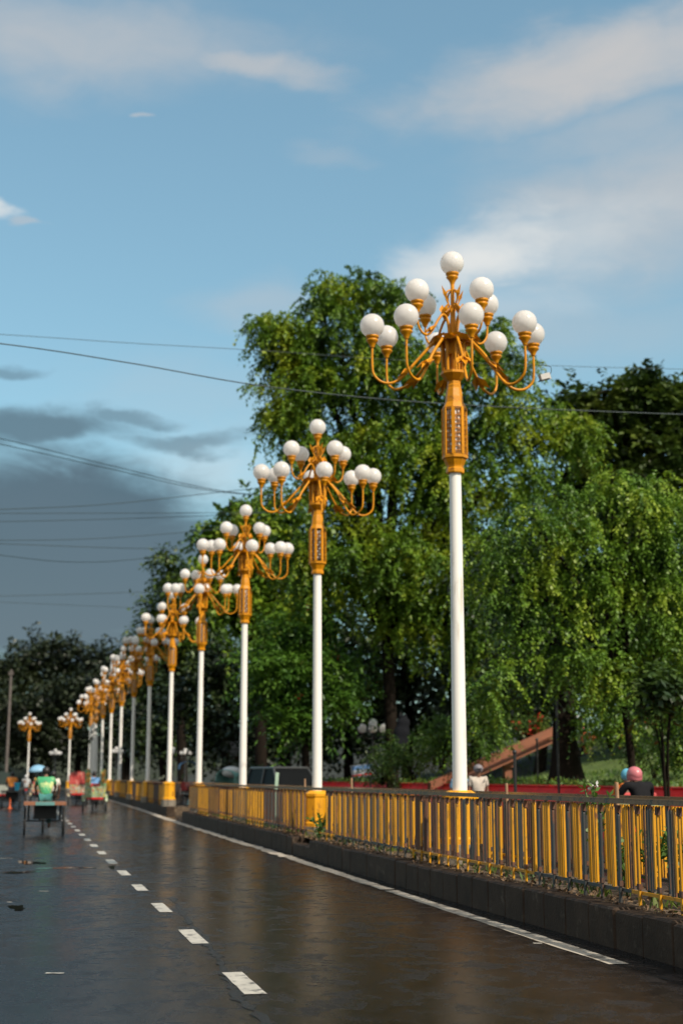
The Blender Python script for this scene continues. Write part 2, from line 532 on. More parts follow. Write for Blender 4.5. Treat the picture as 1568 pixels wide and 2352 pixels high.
# ------------------------------------------------------------------ mesh building
class MB:
    def __init__(self):
        self.v, self.f, self.m, self.s = [], [], [], []

    def add(self, vs, fs, mi=0, smooth=False):
        o = len(self.v)
        self.v += [tuple(p) for p in vs]
        for f in fs:
            self.f.append(tuple(i + o for i in f))
            self.m.append(mi)
            self.s.append(smooth)
        return self

    def box(self, c, size, mi=0, rz=0.0, rx=0.0, ry=0.0):
        hx, hy, hz = size[0] / 2, size[1] / 2, size[2] / 2
        M = Matrix.Rotation(rz, 3, 'Z') @ Matrix.Rotation(ry, 3, 'Y') @ Matrix.Rotation(rx, 3, 'X')
        c = Vector(c)
        vs = [c + M @ Vector((x * hx, y * hy, z * hz)) for z in (-1, 1) for y in (-1, 1) for x in (-1, 1)]
        return self.add(vs, [(0, 2, 3, 1), (4, 5, 7, 6), (0, 1, 5, 4), (2, 6, 7, 3), (0, 4, 6, 2), (1, 3, 7, 5)], mi)

    def cbox(self, c, size, ch=.02, mi=0):
        """box with chamfered vertical and top edges"""
        hx, hy, z0, z1 = size[0] / 2, size[1] / 2, c[2] - size[2] / 2, c[2] + size[2] / 2
        ring = lambda k: [(c[0] + x, c[1] + y) for x, y in ((-hx + k, -hy), (hx - k, -hy), (hx, -hy + k), (hx, hy - k), (hx - k, hy), (-hx + k, hy), (-hx, hy - k), (-hx, -hy + k))]
        a = ring(ch)
        cx, cy = c[0], c[1]
        sh = lambda p: (cx + (p[0] - cx) * (1 - ch / hx), cy + (p[1] - cy) * (1 - ch / hy))
        vs = [(x, y, z0) for x, y in a] + [(x, y, z1 - ch) for x, y in a] + [(*sh(p), z1) for p in a]
        fs = [tuple(range(7, -1, -1)), tuple(range(16, 24))]
        for k in (0, 8):
            for i in range(8):
                j = (i + 1) % 8
                fs.append((k + i, k + j, k + 8 + j, k + 8 + i))
        return self.add(vs, fs, mi)

    def tube(self, path, rad, n=8, mi=0, caps=True, flat=1.0):
        P = [Vector(p) for p in path]
        if isinstance(rad, (int, float)):
            rad = [rad] * len(P)
        vs, fs = [], []
        ref = None
        for i, p in enumerate(P):
            d = (P[min(i + 1, len(P) - 1)] - P[max(i - 1, 0)])
            d = d.normalized() if d.length > 1e-9 else Vector((0, 0, 1))
            if ref is None:
                a = Vector((0, 0, 1)) if abs(d.z) < .9 else Vector((1, 0, 0))
                ref = (a - d * a.dot(d)).normalized()
            else:
                ref = ref - d * ref.dot(d)
                ref = ref.normalized() if ref.length > 1e-6 else d.orthogonal().normalized()
            b = d.cross(ref)
            for k in range(n):
                t = 2 * PI * k / n
                vs.append(p + (ref * math.cos(t) + b * math.sin(t) * flat) * rad[i])
        for i in range(len(P) - 1):
            for k in range(n):
                j = (k + 1) % n
                fs.append((i * n + k, i * n + j, (i + 1) * n + j, (i + 1) * n + k))
        self.add(vs, fs, mi, True)
        if caps:
            self.add(vs[:n], [tuple(range(n - 1, -1, -1))], mi)
            self.add(vs[-n:], [tuple(range(n))], mi)
        return self

    def lathe(self, prof, n=16, c=(0, 0, 0), mi=0, smooth=True, rot=0.0):
        vs, fs = [], []
        for r, z in prof:
            for k in range(n):
                t = 2 * PI * k / n + rot
                vs.append((c[0] + r * math.cos(t), c[1] + r * math.sin(t), c[2] + z))
        for i in range(len(prof) - 1):
            for k in range(n):
                j = (k + 1) % n
                fs.append((i * n + k, i * n + j, (i + 1) * n + j, (i + 1) * n + k))
        self.add(vs, fs, mi, smooth)
        self.add(vs[:n], [tuple(range(n - 1, -1, -1))], mi)
        self.add(vs[-n:], [tuple(range(n))], mi)
        return self

    def ball(self, c, r, n=20, m=12, mi=0, sc=(1, 1, 1)):
        prof = []
        vs, fs = [], []
        for i in range(m + 1):
            ph = -PI / 2 + PI * i / m
            for k in range(n):
                t = 2 * PI * k / n
                vs.append((c[0] + r * sc[0] * math.cos(ph) * math.cos(t), c[1] + r * sc[1] * math.cos(ph) * math.sin(t), c[2] + r * sc[2] * math.sin(ph)))
        for i in range(m):
            for k in range(n):
                j = (k + 1) % n
                fs.append((i * n + k, i * n + j, (i + 1) * n + j, (i + 1) * n + k))
        return self.add(vs, fs, mi, True)

    def prism(self, outline, x0, x1, axis='X', mi=0):
        """outline of (a, b) extruded along an axis: X -> (y, z), Y -> (x, z), Z -> (x, y)"""
        n = len(outline)
        mk = {'X': lambda a, b, t: (t, a, b), 'Y': lambda a, b, t: (a, t, b), 'Z': lambda a, b, t: (a, b, t)}[axis]
        vs = [mk(a, b, x0) for a, b in outline] + [mk(a, b, x1) for a, b in outline]
        fs = [tuple(range(n - 1, -1, -1)), tuple(range(n, 2 * n))]
        for i in range(n):
            j = (i + 1) % n
            fs.append((i, j, n + j, n + i))
        return self.add(vs, fs, mi)

    def mesh(self, name, mats):
        me = bpy.data.meshes.new(name)
        me.from_pydata(self.v, [], self.f)
        for m in (mats if isinstance(mats, (list, tuple)) else [mats]):
            me.materials.append(m)
        me.polygons.foreach_set('material_index', self.m)
        me.polygons.foreach_set('use_smooth', self.s)
        me.update()
        return me

    def build(self, name, mats, parent=None, loc=(0, 0, 0), rot=(0, 0, 0)):
        o = bpy.data.objects.new(name, self.mesh(name, mats))
        COL.objects.link(o)
        o.location, o.rotation_euler = loc, rot
        if parent is not None:
            o.parent = parent
        return o


def tag(o, label=None, cat=None, group=None, kind=None):
    if label:
        o['label'] = label
    if cat:
        o['category'] = cat
    if group:
        o['group'] = group
    if kind:
        o['kind'] = kind
    return o


def empty(name, loc=(0, 0, 0), rz=0.0, parent=None):
    o = bpy.data.objects.new(name, None)
    COL.objects.link(o)
    o.location = loc
    o.rotation_euler = (0, 0, rz)
    o.empty_display_size = .2
    if parent is not None:
        o.parent = parent
    return o


def copy_tree(o, parent=None):
    c = o.copy()
    COL.objects.link(c)
    c.parent = parent
    for ch in list(o.children):
        copy_tree(ch, c)
    return c


def link_copy(o, parent, loc):
    c = o.copy()
    COL.objects.link(c)
    c.parent = parent
    c.location = loc
    return c


def smooth_path(pts, k=6):
    P = [Vector(p) for p in pts]
    out = []
    for i in range(len(P) - 1):
        p0, p1, p2, p3 = P[max(i - 1, 0)], P[i], P[i + 1], P[min(i + 2, len(P) - 1)]
        for j in range(k):
            t = j / k
            out.append(.5 * ((2 * p1) + (p2 - p0) * t + (2 * p0 - 5 * p1 + 4 * p2 - p3) * t * t + (3 * p1 - p0 - 3 * p2 + p3) * t ** 3))
    out.append(P[-1])
    return out


# ------------------------------------------------------------------ ground and roads
def sheet(name, xs_left, xs_right, ys, z, mat, kind='structure', zf=None):
    mb = MB()
    vs, fs = [], []
    for a, b, y in zip(xs_left, xs_right, ys):
        vs += [(a, y, z), (b, y, z)]
    for i in range(len(ys) - 1):
        fs.append((2 * i, 2 * i + 1, 2 * i + 3, 2 * i + 2))
    mb.add(vs, fs)
    o = mb.build(name, mat)
    tag(o, kind=kind)
    return o


mb = MB()
mb.add([(-1500, -300, -.05), (1500, -300, -.05), (1500, 2500, -.05), (-1500, 2500, -.05)], [(0, 1, 2, 3)])
tag(mb.build('ground', DIRT), kind='structure')
mb = MB()
mb.add([(-14, -30, 0), (14.6, -30, 0), (14.6, 150, 0), (40, 160, 0), (40, 185, 0), (-60, 185, 0), (-60, 160, 0), (-14, 150, 0)],
       [(0, 1, 2, 7), (7, 2, 3, 6), (6, 3, 4, 5)])
tag(mb.build('road', ROAD), kind='structure')

# sloping park ground beyond the second carriageway (grass, then dark leaf-littered woodland floor), and a low hill far behind
def park(name, y0, y1, ny, mat):
    mb = MB()
    nx = 26
    vs = []
    for j in range(ny):
        for i in range(nx):
            x = 15.2 + i * 3.4
            y = y0 + (y1 - y0) * j / (ny - 1)
            h = .9 + 3.2 / (1 + math.exp(-(x - 26) / 3.0)) + .35 * math.sin(x * .5 + y * .21) * min(1, (x - 15.2) / 8)
            vs.append((x, y, h))
    fs = [(j * nx + i, j * nx + i + 1, (j + 1) * nx + i + 1, (j + 1) * nx + i) for j in range(ny - 1) for i in range(nx - 1)]
    mb.add(vs, fs, 0, True)
    tag(mb.build(name, mat), kind='structure')


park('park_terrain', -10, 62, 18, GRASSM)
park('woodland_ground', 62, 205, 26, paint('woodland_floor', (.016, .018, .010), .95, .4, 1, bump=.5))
HILLM = paint('dark_hillside', (.022, .030, .014), .95, .45, .12, bump=.5)
mb = MB()
nx, ny = 40, 12
vs = []
for j in range(ny):
    for i in range(nx):
        x = -160 + i * 9
        y = 240 + j * 14
        h = 15 * (1 - math.exp(-j * .55)) * (.8 + .2 * math.sin(i * .5)) - .3
        vs.append((x, y, h))
fs = [(j * nx + i, j * nx + i + 1, (j + 1) * nx + i + 1, (j + 1) * nx + i) for j in range(ny - 1) for i in range(nx - 1)]
mb.add(vs, fs, 0, True)
tag(mb.build('hill', HILLM), kind='structure')


def edge_x(Y):
    return float(np.interp(Y, [11.0, 20, 27, 48, 70, 100, 150], [4.83, 4.94, 5.06, 5.22, 5.64, 5.92, 6.1]))


def kerb_x(Y):
    return float(np.interp(Y, [4, 11, 20, 27, 48, 59.6, 104], [5.22, 5.22, 5.25, 5.32, 5.43, 5.84, 6.1]))


# edge line: worn strips with ragged sides
def ragged_strip(pts, w, z, mat, name, jag=.02, step=.35):
    mb = MB()
    L, Rr = [], []
    y0, y1 = pts
    n = int((y1 - y0) / step)
    for i in range(n + 1):
        y = y0 + (y1 - y0) * i / n
        x = edge_x(y)
        L.append((x - w / 2 + random.uniform(-jag, jag), y, z))
        Rr.append((x + w / 2 + random.uniform(-jag, jag), y, z))
    vs = L + Rr
    k = n + 1
    mb.add(vs, [(i, k + i, k + i + 1, i + 1) for i in range(n)])
    return tag(mb.build(name, mat), kind='structure')


ragged_strip((11.3, 19.1), .18, .004, EDGE, 'road_edge_line', .012)
ragged_strip((19.3, 27.4), .19, .004, EDGE, 'road_edge_line', .02)
ragged_strip((27.5, 52.0), .24, .004, EDGE, 'road_edge_line', .05)
ragged_strip((52.1, 120.0), .26, .004, EDGE, 'road_edge_line', .04)

DX = 1.68
for k in range(19):
    D = 11.07 + k * 3.06 / 1.0 - (.06 if k == 0 else 0)
    x, y = xd(DX, D)
    w, l = .15 + random.uniform(-.006, .006), 1.22 + random.uniform(-.08, .08)
    mb = MB()
    n = 7
    vs = []
    for i in range(n):
        t = -l / 2 + l * i / (n - 1)
        vs.append((x - w / 2 + random.uniform(-.004, .004), y + t + random.uniform(-.012, .012) * (i in (0, n - 1)), .004))
        vs.append((x + w / 2 + random.uniform(-.004, .004), y + t + random.uniform(-.012, .012) * (i in (0, n - 1)), .004))
    mb.add(vs, [(2 * i, 2 * i + 1, 2 * i + 3, 2 * i + 2) for i in range(n - 1)])
    tag(mb.build('lane_dash_marking', LINE), kind='structure')
for px0, px1, py in ((104, 146, 2237), (90, 112, 2048), (0, 30, 1972), (16, 27, 2073), (1225, 1245, 2168)):
    a, b = gnd(px0, py), gnd(px1, py)
    mb = MB()
    mb.add([(a.x, a.y, .004), (b.x, b.y, .004), (b.x + .01, b.y + .05, .004), (a.x + .01, a.y + .06, .004)], [(0, 1, 2, 3)])
    tag(mb.build('road_paint_fleck_marking', LINE), kind='structure')

# dark, wet open seam between the asphalt lanes
SEAM = paint('wet_open_seam', (.008, .008, .008), .22, .4, 12, bump=1.0)
mb = MB()
seam = [(395, 2062), (430, 2110), (440, 2126), (462, 2146), (478, 2170), (498, 2196), (512, 2230), (528, 2258), (548, 2290), (590, 2330), (650, 2400)]
P = smooth_path([gnd(*p) for p in seam], 8)
vs = []
for i, p in enumerate(P):
    w = random.uniform(.008, .065) * (1 if random.random() > .2 else .3)
    j = random.uniform(-.02, .02)
    vs += [(p.x - w + j, p.y, .003), (p.x + w + j, p.y, .003)]
mb.add(vs, [(2 * i, 2 * i + 1, 2 * i + 3, 2 * i + 2) for i in range(len(P) - 1)])
tag(mb.build('road_seam_surface', SEAM), kind='structure')
# shallow depressions holding dark mirror-like water
WATER = paint('puddle_water', (.010, .010, .011), .035, .1, 3, spec=.5)


def puddle(cx, cy, rx, ry, seed):
    rr = random.Random(seed)
    n = 40
    ph = [rr.uniform(0, 6.28) for _ in range(6)]
    vs = [(cx, cy, .0035)]
    for i in range(n):
        t = 2 * PI * i / n
        k = 1 + .28 * math.sin(2 * t + ph[0]) + .2 * math.sin(3 * t + ph[1]) + .16 * math.sin(5 * t + ph[2]) + .10 * math.sin(9 * t + ph[3]) + .08 * math.sin(13 * t + ph[4])
        vs.append((cx + rx * k * math.cos(t), cy + ry * k * math.sin(t), .0035))
    mb = MB()
    mb.add(vs, [(0, 1 + i, 1 + (i + 1) % n) for i in range(n)])
    return tag(mb.build('puddle_water', WATER), kind='structure')


for i, (px, py, rx, ry) in enumerate(((70, 1982, .22, .5), (150, 1994, .40, .16), (45, 2004, .26, .2), (40, 2085, .10, .3), (258, 1992, .06, .4))):
    g = gnd(px, py)
    puddle(g.x, g.y, rx, ry, 50 + i)

# ------------------------------------------------------------------ median: kerb, soil, plants
KZ = .35


def kerb_run(name, y0, y1, label, skip=()):
    mb = MB()
    y = y0
    while y < y1:
        l = .60
        x = kerb_x(y)
        if not any(a < y < b for a, b in skip):
            dz, dx = random.uniform(-.020, .008), random.uniform(-.008, .008)
            mb.cbox((x + .16 + dx, y + l / 2, (KZ + dz) / 2 - .02), (.32, l - .005, KZ + dz + .04), .02)
        else:
            mb.cbox((x + .18, y + l / 2, .10), (.32, l - .014, .24), .02)
        y += l
    o = mb.build(name, KERB)
    return tag(o, label, 'kerb', 'kerbs of the median strip')


kerb_run('median_kerb', 4.5, 49.2, 'dark concrete block kerb under the nearer yellow fence', skip=((26.6, 28.3),))
kerb_run('median_kerb', 58.1, 104, 'dark kerb under the farther fence, past the gap in the median')


def soil_run(y0, y1, x1):
    n = max(2, int((y1 - y0) / 1.0))
    ys = [y0 + (y1 - y0) * i / n for i in range(n + 1)]
    mb = MB()
    vs, fs = [], []
    m = 7
    for y in ys:
        xl = kerb_x(y) + .27
        for i in range(m):
            x = xl + (x1 - xl) * i / (m - 1)
            vs.append((x, y, KZ - .03 + random.uniform(-.015, .03) * (0 < i < m - 1)))
    for j in range(n):
        for i in range(m - 1):
            fs.append((j * m + i, j * m + i + 1, (j + 1) * m + i + 1, (j + 1) * m + i))
    k = len(vs)
    for y in (y0, y1):
        xl = kerb_x(y) + .27
        vs += [(xl, y, 0), (x1, y, 0), (x1, y, KZ - .03), (xl, y, KZ - .03)]
    fs += [(k, k + 1, k + 2, k + 3), (k + 5, k + 4, k + 7, k + 6)]
    vs += [(x1, y0, 0), (x1, y1, 0), (x1, y1, KZ - .03), (x1, y0, KZ - .03)]
    fs.append((k + 8, k + 9, k + 10, k + 11))
    mb.add(vs, fs, 0, False)
    return tag(mb.build('median_ground', SOIL), kind='structure')


soil_run(4.5, 49.3, 6.62)
soil_run(58.2, 104, 6.75)
# opposite kerb of the median
for y0, y1, lb in ((4.5, 49.0, 'far side kerb of the nearer median, behind the fence'), (58.2, 104, 'far side kerb of the farther median strip')):
    mb = MB()
    y = y0
    while y < y1:
        mb.cbox((6.80, y + .45, .165), (.3, .886, .33), .03)
        y += .9
    tag(mb.build('median_kerb', KERB), lb, 'kerb', 'kerbs of the median strip')

# ------------------------------------------------------------------ fences
SP = .433
NPOST = 6
PL = SP * NPOST


def fence_x(Y):
    return float(np.interp(Y, [8, 48, 59, 104], [5.50, 5.62, 5.90, 6.02]))


def post_mesh(mat, nm, twin=False):
    mb = MB()
    # flat bar, slanted pointed top, narrow foot down to the kerb, brown bracket under the rail; a shorter twin bar beside it
    if twin:
        mb.prism([(-.015, .51), (.015, .51), (.015, 1.21), (-.015, 1.165)], -.008, .008, 'X', 0)
        mb.prism([(.067, .53), (.097, .53), (.097, 1.235), (.067, 1.19)], -.008, .008, 'X', 0)
    else:
        mb.prism([(-.026, .51), (.026, .51), (.026, 1.21), (-.026, 1.145)], -.010, .010, 'X', 0)
    mb.prism([(-.016, .34), (.016, .34), (.016, .508), (-.016, .508)], -.010, .010, 'X', 0)
    mb.box((0, -.012, 1.205), (.036, .045, .07), 1)
    mb.box((0, 0, .525), (.034, .056, .05), 1)
    return mb.mesh(nm, [mat, RUST])


def picket_mesh(mat, nm, top=1.235, hw=.0065):
    mb = MB()
    mb.prism([(-.014, .495), (.014, .495), (.014, top - .02), (0, top), (-.014, top - .02)], -hw, hw, 'X', 0)
    return mb.mesh(nm, [mat])


POSTS = {'Y': post_mesh(YELLOW, 'post', True), 'd': post_mesh(DARKP, 'post'), 'y': post_mesh(YELLOW, 'post'), 'r': post_mesh(RUST, 'post')}
PICKS = {'d': picket_mesh(DARKP, 'picket'), 'y': picket_mesh(YELLOW, 'picket', 1.235, .0105), 'r': picket_mesh(RUST, 'picket')}
rb = MB()
rb.box((0, PL / 2, 1.275), (.07, PL - .006, .036))
rb.box((0, PL / 2, 1.300), (.055, PL - .006, .012))
TOPRAIL = rb.mesh('top_rail', [RAILM])
LOWRAIL = {}
for k, m in (('d', DARKP), ('y', YELLOW), ('r', RUST)):
    rb = MB()
    rb.box((.022, PL / 2, .468), (.014, PL - .006, .03))
    LOWRAIL[k] = rb.mesh('bottom_rail', [m])
INFILL = {}
for k, m in (('d', DARKP), ('y', YELLOW), ('r', RUST)):
    rb = MB()
    for i in range(NPOST):
        for j in range(4):
            y = i * SP + SP / 2 + (j - 1.5) * .07 + .216
            rb.prism([(y - .017, .495), (y + .017, .495), (y + .017, 1.21), (y - .017, 1.21)], -.013, .013, 'X', 0)
    INFILL[k] = rb.mesh('picket_infill', [m])


def mobj(name, me, parent, loc=(0, 0, 0)):
    o = bpy.data.objects.new(name, me)
    COL.objects.link(o)
    o.parent = parent
    o.location = loc
    return o


def fence_panel(root, Y, X, ang, postk, pickk, detail, gap=None, npick=4):
    p = empty('fence_panel', (X, Y, 0), ang, root)
    mobj('top_rail', TOPRAIL, p)
    lr = mobj('bottom_rail', LOWRAIL[postk.lower()], p)
    for i in range(NPOST):
        y = i * SP + .216
        if gap and gap[0] < Y + y < gap[1]:
            continue
        mobj('post', POSTS[postk], p, (0, y, 0))
    if detail:
        for i in range(NPOST):
            for j in range(npick):
                y = i * SP + .216 + SP / 2 + (j - (npick - 1) / 2) * (.052 if npick == 4 else .09)
                if y > PL - .01:
                    y -= PL
                if gap and gap[0] < Y + y < gap[1]:
                    continue
                k = pickk
                u = random.random()
                if pickk == 'd' and u < .36:
                    k = 'r'
                if pickk == 'd' and u > .95:
                    k = 'y'
                if pickk == 'y' and u < .02:
                    k = 'r'
                if pickk == 'd' and j == npick - 1 and i % 2:
                    continue
                o = mobj('picket', PICKS[k], p, (random.uniform(.004, .014), y, random.uniform(-.012, .012)))
                o.rotation_euler = (random.uniform(-.006, .006), 0, random.uniform(-.12, .12))
    elif not gap:
        mobj('picket_infill', INFILL[pickk], p, (.01, 0, 0))
    return p


fr = empty('picket_fence', (0, 0, 0))
tag(fr, 'long yellow and dark steel picket fence along the near road kerb', 'fence', 'picket fences on the median')
seq = [('Y', 'd')] * 3 + [('d', 'y')] + [('y', 'd'), ('y', 'r')] + [('d', 'y'), ('d', 'y'), ('y', 'd'), ('r', 'y'), ('d', 'r'), ('y', 'y'), ('d', 'y'), ('y', 'r'), ('r', 'y'), ('y', 'y'), ('d', 'y')]
y = 4.80
i = 0
while y + PL < 49.2:
    k = seq[i % len(seq)]
    x0, x1 = fence_x(y), fence_x(y + PL)
    fence_panel(fr, y, x0, -math.atan2(x1 - x0, PL), k[0], k[1], y < 40, gap=(26.3, 28.3) if y < 28.3 and y + PL > 26.3 else None)
    y += PL
    i += 1
YEND = y
br = empty('picket_fence', (0, 0, 0))
tag(br, 'second dark picket fence behind the lamps, on the far edge of the median', 'fence', 'picket fences on the median')
y = 4.80
i = 0
while y + PL < 49.2:
    k = [('d', 'r'), ('y', 'd'), ('d', 'd'), ('d', 'y')][i % 4]
    fence_panel(br, y, 6.42, 0, k[0], k[1], False)
    y += PL
    i += 1
# short return closing the end of the nearer median
p = fence_panel(br, YEND, fence_x(YEND) + .01, -PI / 2, 'y', 'y', False)
p.scale = (1, .31, 1)
ff = empty('picket_fence', (0, 0, 0))
tag(ff, 'farther yellow picket fence past the gap in the median', 'fence', 'picket fences on the median')
bf = empty('picket_fence', (0, 0, 0))
tag(bf, 'dark back fence of the farther median, behind its yellow fence', 'fence', 'picket fences on the median')
y = 60.2
i = 0
while y + PL < 103:
    k = [('y', 'y'), ('d', 'r'), ('y', 'y'), ('r', 'r'), ('y', 'y')][i % 5]
    x0, x1 = fence_x(y), fence_x(y + PL)
    fence_panel(ff, y, x0, -math.atan2(x1 - x0, PL), k[0], k[1], False)
    fence_panel(bf, y, 6.55, 0, 'd', 'd', False)
    y += PL
    i += 1
p = fence_panel(bf, 60.0, fence_x(60) + .02, -PI / 2, 'd', 'd', False)
p.scale = (1, .23, 1)

# wooden stakes in the median
STAKE = paint('raw_wood', (.34, .20, .11), .8, .3, 6)


def stake(px, py, D, X, label, r=.022):
    top = pt(px, py, D)
    mb = MB()
    b = Vector((top.x + .01, top.y + .02, .30))
    mb.tube([b, b.lerp(top, .5) + Vector((.006, 0, 0)), top], [r, r * .95, r * .9], 7)
    return tag(mb.build('wooden_stake', STAKE), label, 'stake', 'stakes on the median')


stake(1415, 1797, 14.9, 6, 'tall raw wooden stake beside the white-flowered plant')
stake(1162, 1799, 18.3, 6, 'short wooden stake just right of the tallest lamp pole')
stake(807, 1787, 26.8, 6, 'thin brown stake near the second lamp')
stake(700, 1789, 31.2, 6, 'wooden stake in front of the dark car, left of the second lamp')
GREENP = paint('pale_green_paint', (.30, .42, .32), .6, .2, 5)
g = pt(633, 1774, 34.7)
mb = MB()
mb.box((g.x, g.y, (g.z + .3) / 2), (.08, .02, g.z - .3), ry=.06)
tag(mb.build('marker_stake', GREENP), 'pale green flat stake in front of the dark car', 'stake', 'stakes on the median')

# ------------------------------------------------------------------ foliage tools


def leaf_arrays(centres, dirs, length, width, rng, droop=0.0, coherent=False):
    n = len(centres)
    d = dirs + rng.normal(0, .35, (n, 3))
    d[:, 2] -= droop
    d /= np.linalg.norm(d, axis=1)[:, None]
    rnd = rng.normal(0, .40, (n, 3)) if coherent else rng.normal(0, 1, (n, 3))
    rnd[:, 2] += 1.0 if coherent else 0
    s = np.cross(d, rnd)
    s /= (np.linalg.norm(s, axis=1)[:, None] + 1e-9)
    L = (length * rng.uniform(.6, 1.35, n))[:, None]
    W = (width * rng.uniform(.7, 1.3, n))[:, None]
    v = np.empty((n, 4, 3))
    v[:, 0] = centres
    v[:, 1] = centres + d * L * .5 + s * W * .5
    v[:, 2] = centres + d * L
    v[:, 3] = centres + d * L * .5 - s * W * .5
    return v.reshape(-1, 3)


def quads_object(name, v, mat, parent=None, tri_mat=None, idx=None):
    n = len(v) // 4
    me = bpy.data.meshes.new(name)
    me.vertices.add(n * 4)
    me.vertices.foreach_set('co', v.astype(np.float32).ravel())
    me.loops.add(n * 4)
    me.loops.foreach_set('vertex_index', np.arange(n * 4, dtype=np.int32))
    me.polygons.add(n)
    me.polygons.foreach_set('loop_start', np.arange(0, n * 4, 4, dtype=np.int32))
    me.polygons.foreach_set('loop_total', np.full(n, 4, dtype=np.int32))
    for m in (mat if isinstance(mat, list) else [mat]):
        me.materials.append(m)
    if idx is not None:
        me.polygons.foreach_set('material_index', idx.astype(np.int32))
    me.update(calc_edges=True)
    o = bpy.data.objects.new(name, me)
    COL.objects.link(o)
    if parent is not None:
        o.parent = parent
    return o


def spray_leaves(clumps, crad, n_spray, n_leaf, leaf_l, leaf_w, rng, droop, spray_len):
    """for every clump centre, sprays that start inside it, run outwards and bend down, set with leaves"""
    C = len(clumps)
    S = C * n_spray
    cen = np.repeat(clumps, n_spray, axis=0)
    d = rng.normal(0, 1, (S, 3))
    d[:, 2] = d[:, 2] * .7 + .25
    d /= np.linalg.norm(d, axis=1)[:, None]
    start = cen + d * (np.repeat(crad, n_spray) * rng.uniform(.05, .75, S))[:, None]
    ln = spray_len * rng.uniform(.6, 1.3, S)
    t = np.tile(np.linspace(.08, 1, n_leaf), S)
    D = np.repeat(d, n_leaf, axis=0)
    ST = np.repeat(start, n_leaf, axis=0)
    LN = np.repeat(ln, n_leaf)
    dr = np.repeat(droop * rng.uniform(.5, 1.5, S), n_leaf)
    pos = ST + D * (t * LN)[:, None]
    pos[:, 2] -= dr * LN * t * t
    pos += rng.normal(0, leaf_l * .20, pos.shape)
    tang = D.copy()
    tang[:, 2] -= 2 * dr * t
    tang /= np.linalg.norm(tang, axis=1)[:, None]
    side = np.cross(tang, np.array([0, 0, 1.0]))
    side /= (np.linalg.norm(side, axis=1)[:, None] + 1e-9)
    sg = np.where(np.arange(len(t)) % 2 == 0, 1.0, -1.0)[:, None]
    ld = tang * .6 + side * sg * .8
    return leaf_arrays(pos, ld, leaf_l, leaf_w, rng, droop * .35, True)


